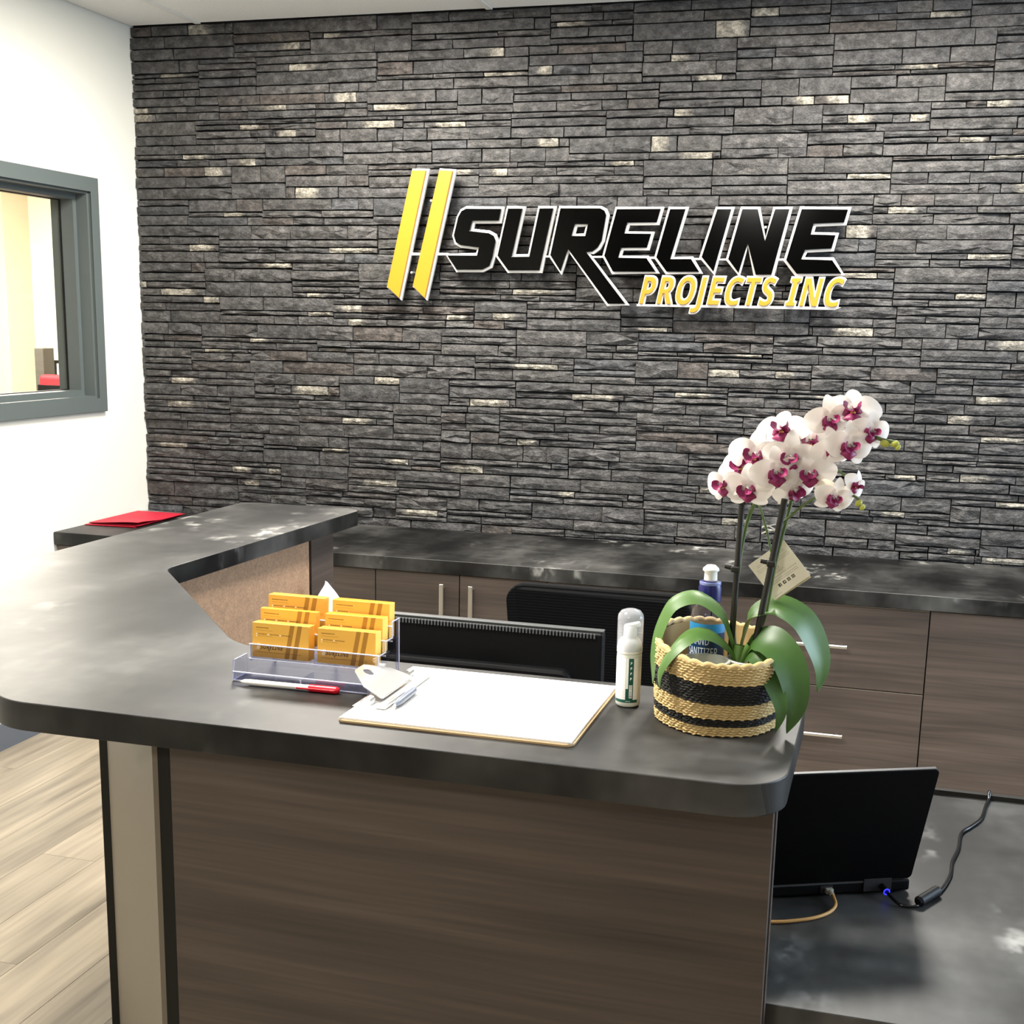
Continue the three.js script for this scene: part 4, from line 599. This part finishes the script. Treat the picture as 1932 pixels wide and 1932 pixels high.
{ // monitor from behind
  const m = thing('monitor', 'black flat monitor turned away, standing behind the counter', 'monitor', [-0.706, YD, 2.8]);
  const shell = phys({ color: 0x07080a, roughness: 0.5, specularIntensity: 0.45 });
  part('housing', box(-0.25, 0.25, 0.045, 0.338, -0.012, 0.012, 0.005), shell, m); const bulge = rrect(0.4, 0.2, 0.02, 0.026, 0.006); bulge.translate(0, 0.17, 0.02); part('rear_bulge', bulge, shell, m);
  part('screen', box(-0.238, 0.238, 0.06, 0.327, -0.0128, -0.0118), std({ color: 0x0c0f14, roughness: 0.15 }), m);
  part('top_edge', box(-0.249, 0.249, 0.3375, 0.3415, -0.011, 0.006, 0.0015), std({ color: 0x4a4c4d, roughness: 0.4 }), m);
  const ribs = []; for (let i = 0; i < 78; i++) { const x = -0.236 + i * 0.0061; ribs.push(box(x, x + 0.0028, 0.3285, 0.3365, 0.0118, 0.0145)); } part('vent_grille', merge(ribs), std({ color: 0x54575a, roughness: 0.5 }), m, 'row of small vent ribs');
  part('stand', merge([box(-0.03, 0.03, 0.008, 0.1, 0.012, 0.028, 0.004), box(-0.11, 0.11, 0, 0.01, -0.06, 0.1, 0.004)]), shell, m);
}
{ // tissue box by the cork board
  const t = thing('tissue_box', 'white tissue box with a tissue pulled up, by the cork board', 'tissue box', [-1.36, YD, 1.95]);
  part('carton', box(-0.058, 0.058, 0, 0.125, -0.058, 0.058, 0.003), std({ color: 0xe6e6ea, roughness: 0.7 }), t);
  const g = new THREE.ConeGeometry(0.042, 0.09, 40, 14, true), p = g.attributes.position; for (let i = 0; i < p.count; i++) { const a = Math.atan2(p.getZ(i), p.getX(i)), q = 1 + 0.32 * Math.sin(a * 3 + 0.6) + 0.16 * Math.sin(a * 7), h = (p.getY(i) + 0.045) / 0.09; p.setX(i, p.getX(i) * q * (1 + 0.9 * h) - 0.012 * h * h); p.setZ(i, p.getZ(i) * q * (1 + 0.9 * h)); p.setY(i, p.getY(i) + 0.01 * h * Math.sin(a * 2)); } g.computeVertexNormals(); g.translate(0, 0.168, 0); g.scale(0.85, 0.94, 0.85); part('tissue', g, std({ color: 0xf6f6f4, roughness: 0.9, side: THREE.DoubleSide }), t, 'crumpled white tissue');
}
/* ---------- office chair behind the desk ---------- */
{
  const c = thing('office_chair', 'black mesh back office chair between desk and cabinets', 'office chair', [-0.69, 0, 1.95]);
  const mb = tex(64, 64, (u, v) => 255 * (0.5 + 0.5 * Math.sin(v * Math.PI * 16)), false), mesh = phys({ color: 0x060607, roughness: 0.9, bumpMap: mb, bumpScale: 0.0008, specularIntensity: 0.3 }), blk = phys({ color: 0x0a0a0b, roughness: 0.7, specularIntensity: 0.4 });
  const bk = new THREE.ExtrudeGeometry(new THREE.Shape(roundedPoly([[-0.2, 0.5, 0.06], [0.2, 0.5, 0.06], [0.234, 0.93, 0.035], [-0.234, 0.93, 0.035]], 8)), { depth: 0.022, bevelEnabled: true, bevelThickness: 0.008, bevelSize: 0.008, bevelSegments: 3, curveSegments: 8 }); const p = bk.attributes.position; for (let i = 0; i < p.count; i++) p.setZ(i, p.getZ(i) + 0.9 * p.getX(i) ** 2); bk.computeVertexNormals(); bk.translate(0, 0, -0.22); part('backrest', muv(bk, 0.06), mesh, c);
  part('seat', box(-0.235, 0.235, 0.44, 0.51, -0.2, 0.26, 0.03), blk, c); part('back_bracket', box(-0.03, 0.03, 0.42, 0.62, -0.25, -0.215, 0.008), blk, c);
  for (const s of [-1, 1]) part('armrest', merge([box(s * 0.27 - 0.035, s * 0.27 + 0.035, 0.64, 0.665, -0.12, 0.12, 0.01), box(s * 0.26 - 0.015, s * 0.26 + 0.015, 0.46, 0.645, -0.03, 0.02, 0.005)]), blk, c);
  part('gas_column', cyl(V(0, 0.09, 0.03), V(0, 0.45, 0.03), 0.028), steel, c);
  for (let k = 0; k < 5; k++) { const a = k * Math.PI * 0.4 + 0.3, e = V(Math.cos(a) * 0.29, 0.075, 0.03 + Math.sin(a) * 0.29); const lg = part('base_leg', cyl(V(0, 0.1, 0.03), e, 0.024, 0.016, 10), blk, c); part('caster', new THREE.TorusGeometry(0.018, 0.012, 8, 18).translate(e.x, 0.03, e.z), blk, lg); }
}
/* ---------- seen through the interior window ---------- */
{
  const c = thing('task_chair', 'red upholstered chair with a black band, inside the office', 'chair', [-5.12, 0, -2.4]);
  const red = std({ color: 0xc21b26, roughness: 0.7 });
  part('backrest', box(-0.235, 0.235, 0.62, 1.205, -0.04, 0.04, 0.03), red, c); part('back_band', box(-0.237, 0.237, 1.1, 1.14, -0.043, 0.043, 0.004), black, c, 'black band'); part('seat', box(-0.24, 0.24, 0.42, 0.5, -0.46, 0.02, 0.03), red, c);
  part('column', cyl(V(0, 0.08, -0.22), V(0, 0.43, -0.22), 0.03), black, c); for (let k = 0; k < 5; k++) { const a = k * Math.PI * 0.4; part('base_leg', cyl(V(0, 0.08, -0.22), V(Math.cos(a) * 0.22, 0.03, -0.22 + Math.sin(a) * 0.22), 0.025, 0.03, 10), black, c); } part('back_bar', box(-0.03, 0.03, 0.44, 0.7, 0.02, 0.055), black, c);
  const s = thing('partition_screen', 'thin grey office partition screen beside the red chair', 'partition', [-5.425, 0, -2.9]); part('panel', box(-0.034, 0.034, 0.03, 1.37, 0.3, 0.42, 0.006), std({ color: 0x4f4c45, roughness: 0.7 }), s); part('foot', box(-0.1, 0.1, 0, 0.03, 0.25, 0.45), black, s);
  const f = thing('picture_frame', 'black framed white picture on the office wall above the red chair', 'picture', [-5.9, 1.13, -3.59]); const fr = []; fr.push(box(-0.2, 0.2, 0.1, 0.12, -0.008, 0.012), box(-0.2, 0.2, -0.12, -0.1, -0.008, 0.012), box(-0.2, -0.18, -0.1, 0.1, -0.008, 0.012), box(0.18, 0.2, -0.1, 0.1, -0.008, 0.012)); part('frame', merge(fr), black, f); part('print', box(-0.18, 0.18, -0.1, 0.1, -0.008, 0.002), paper, f);
}

/* each thing's group stands at the thing's own base */
for (const g of scene.children) if (g.isGroup && g.userData.category && g.position.lengthSq() === 0) {
  const b = new THREE.Box3().setFromObject(g), c = b.getCenter(V(0, 0, 0)); c.y = b.min.y; for (const k of g.children) k.position.sub(c); g.position.copy(c);
}

renderer.render(scene, camera);
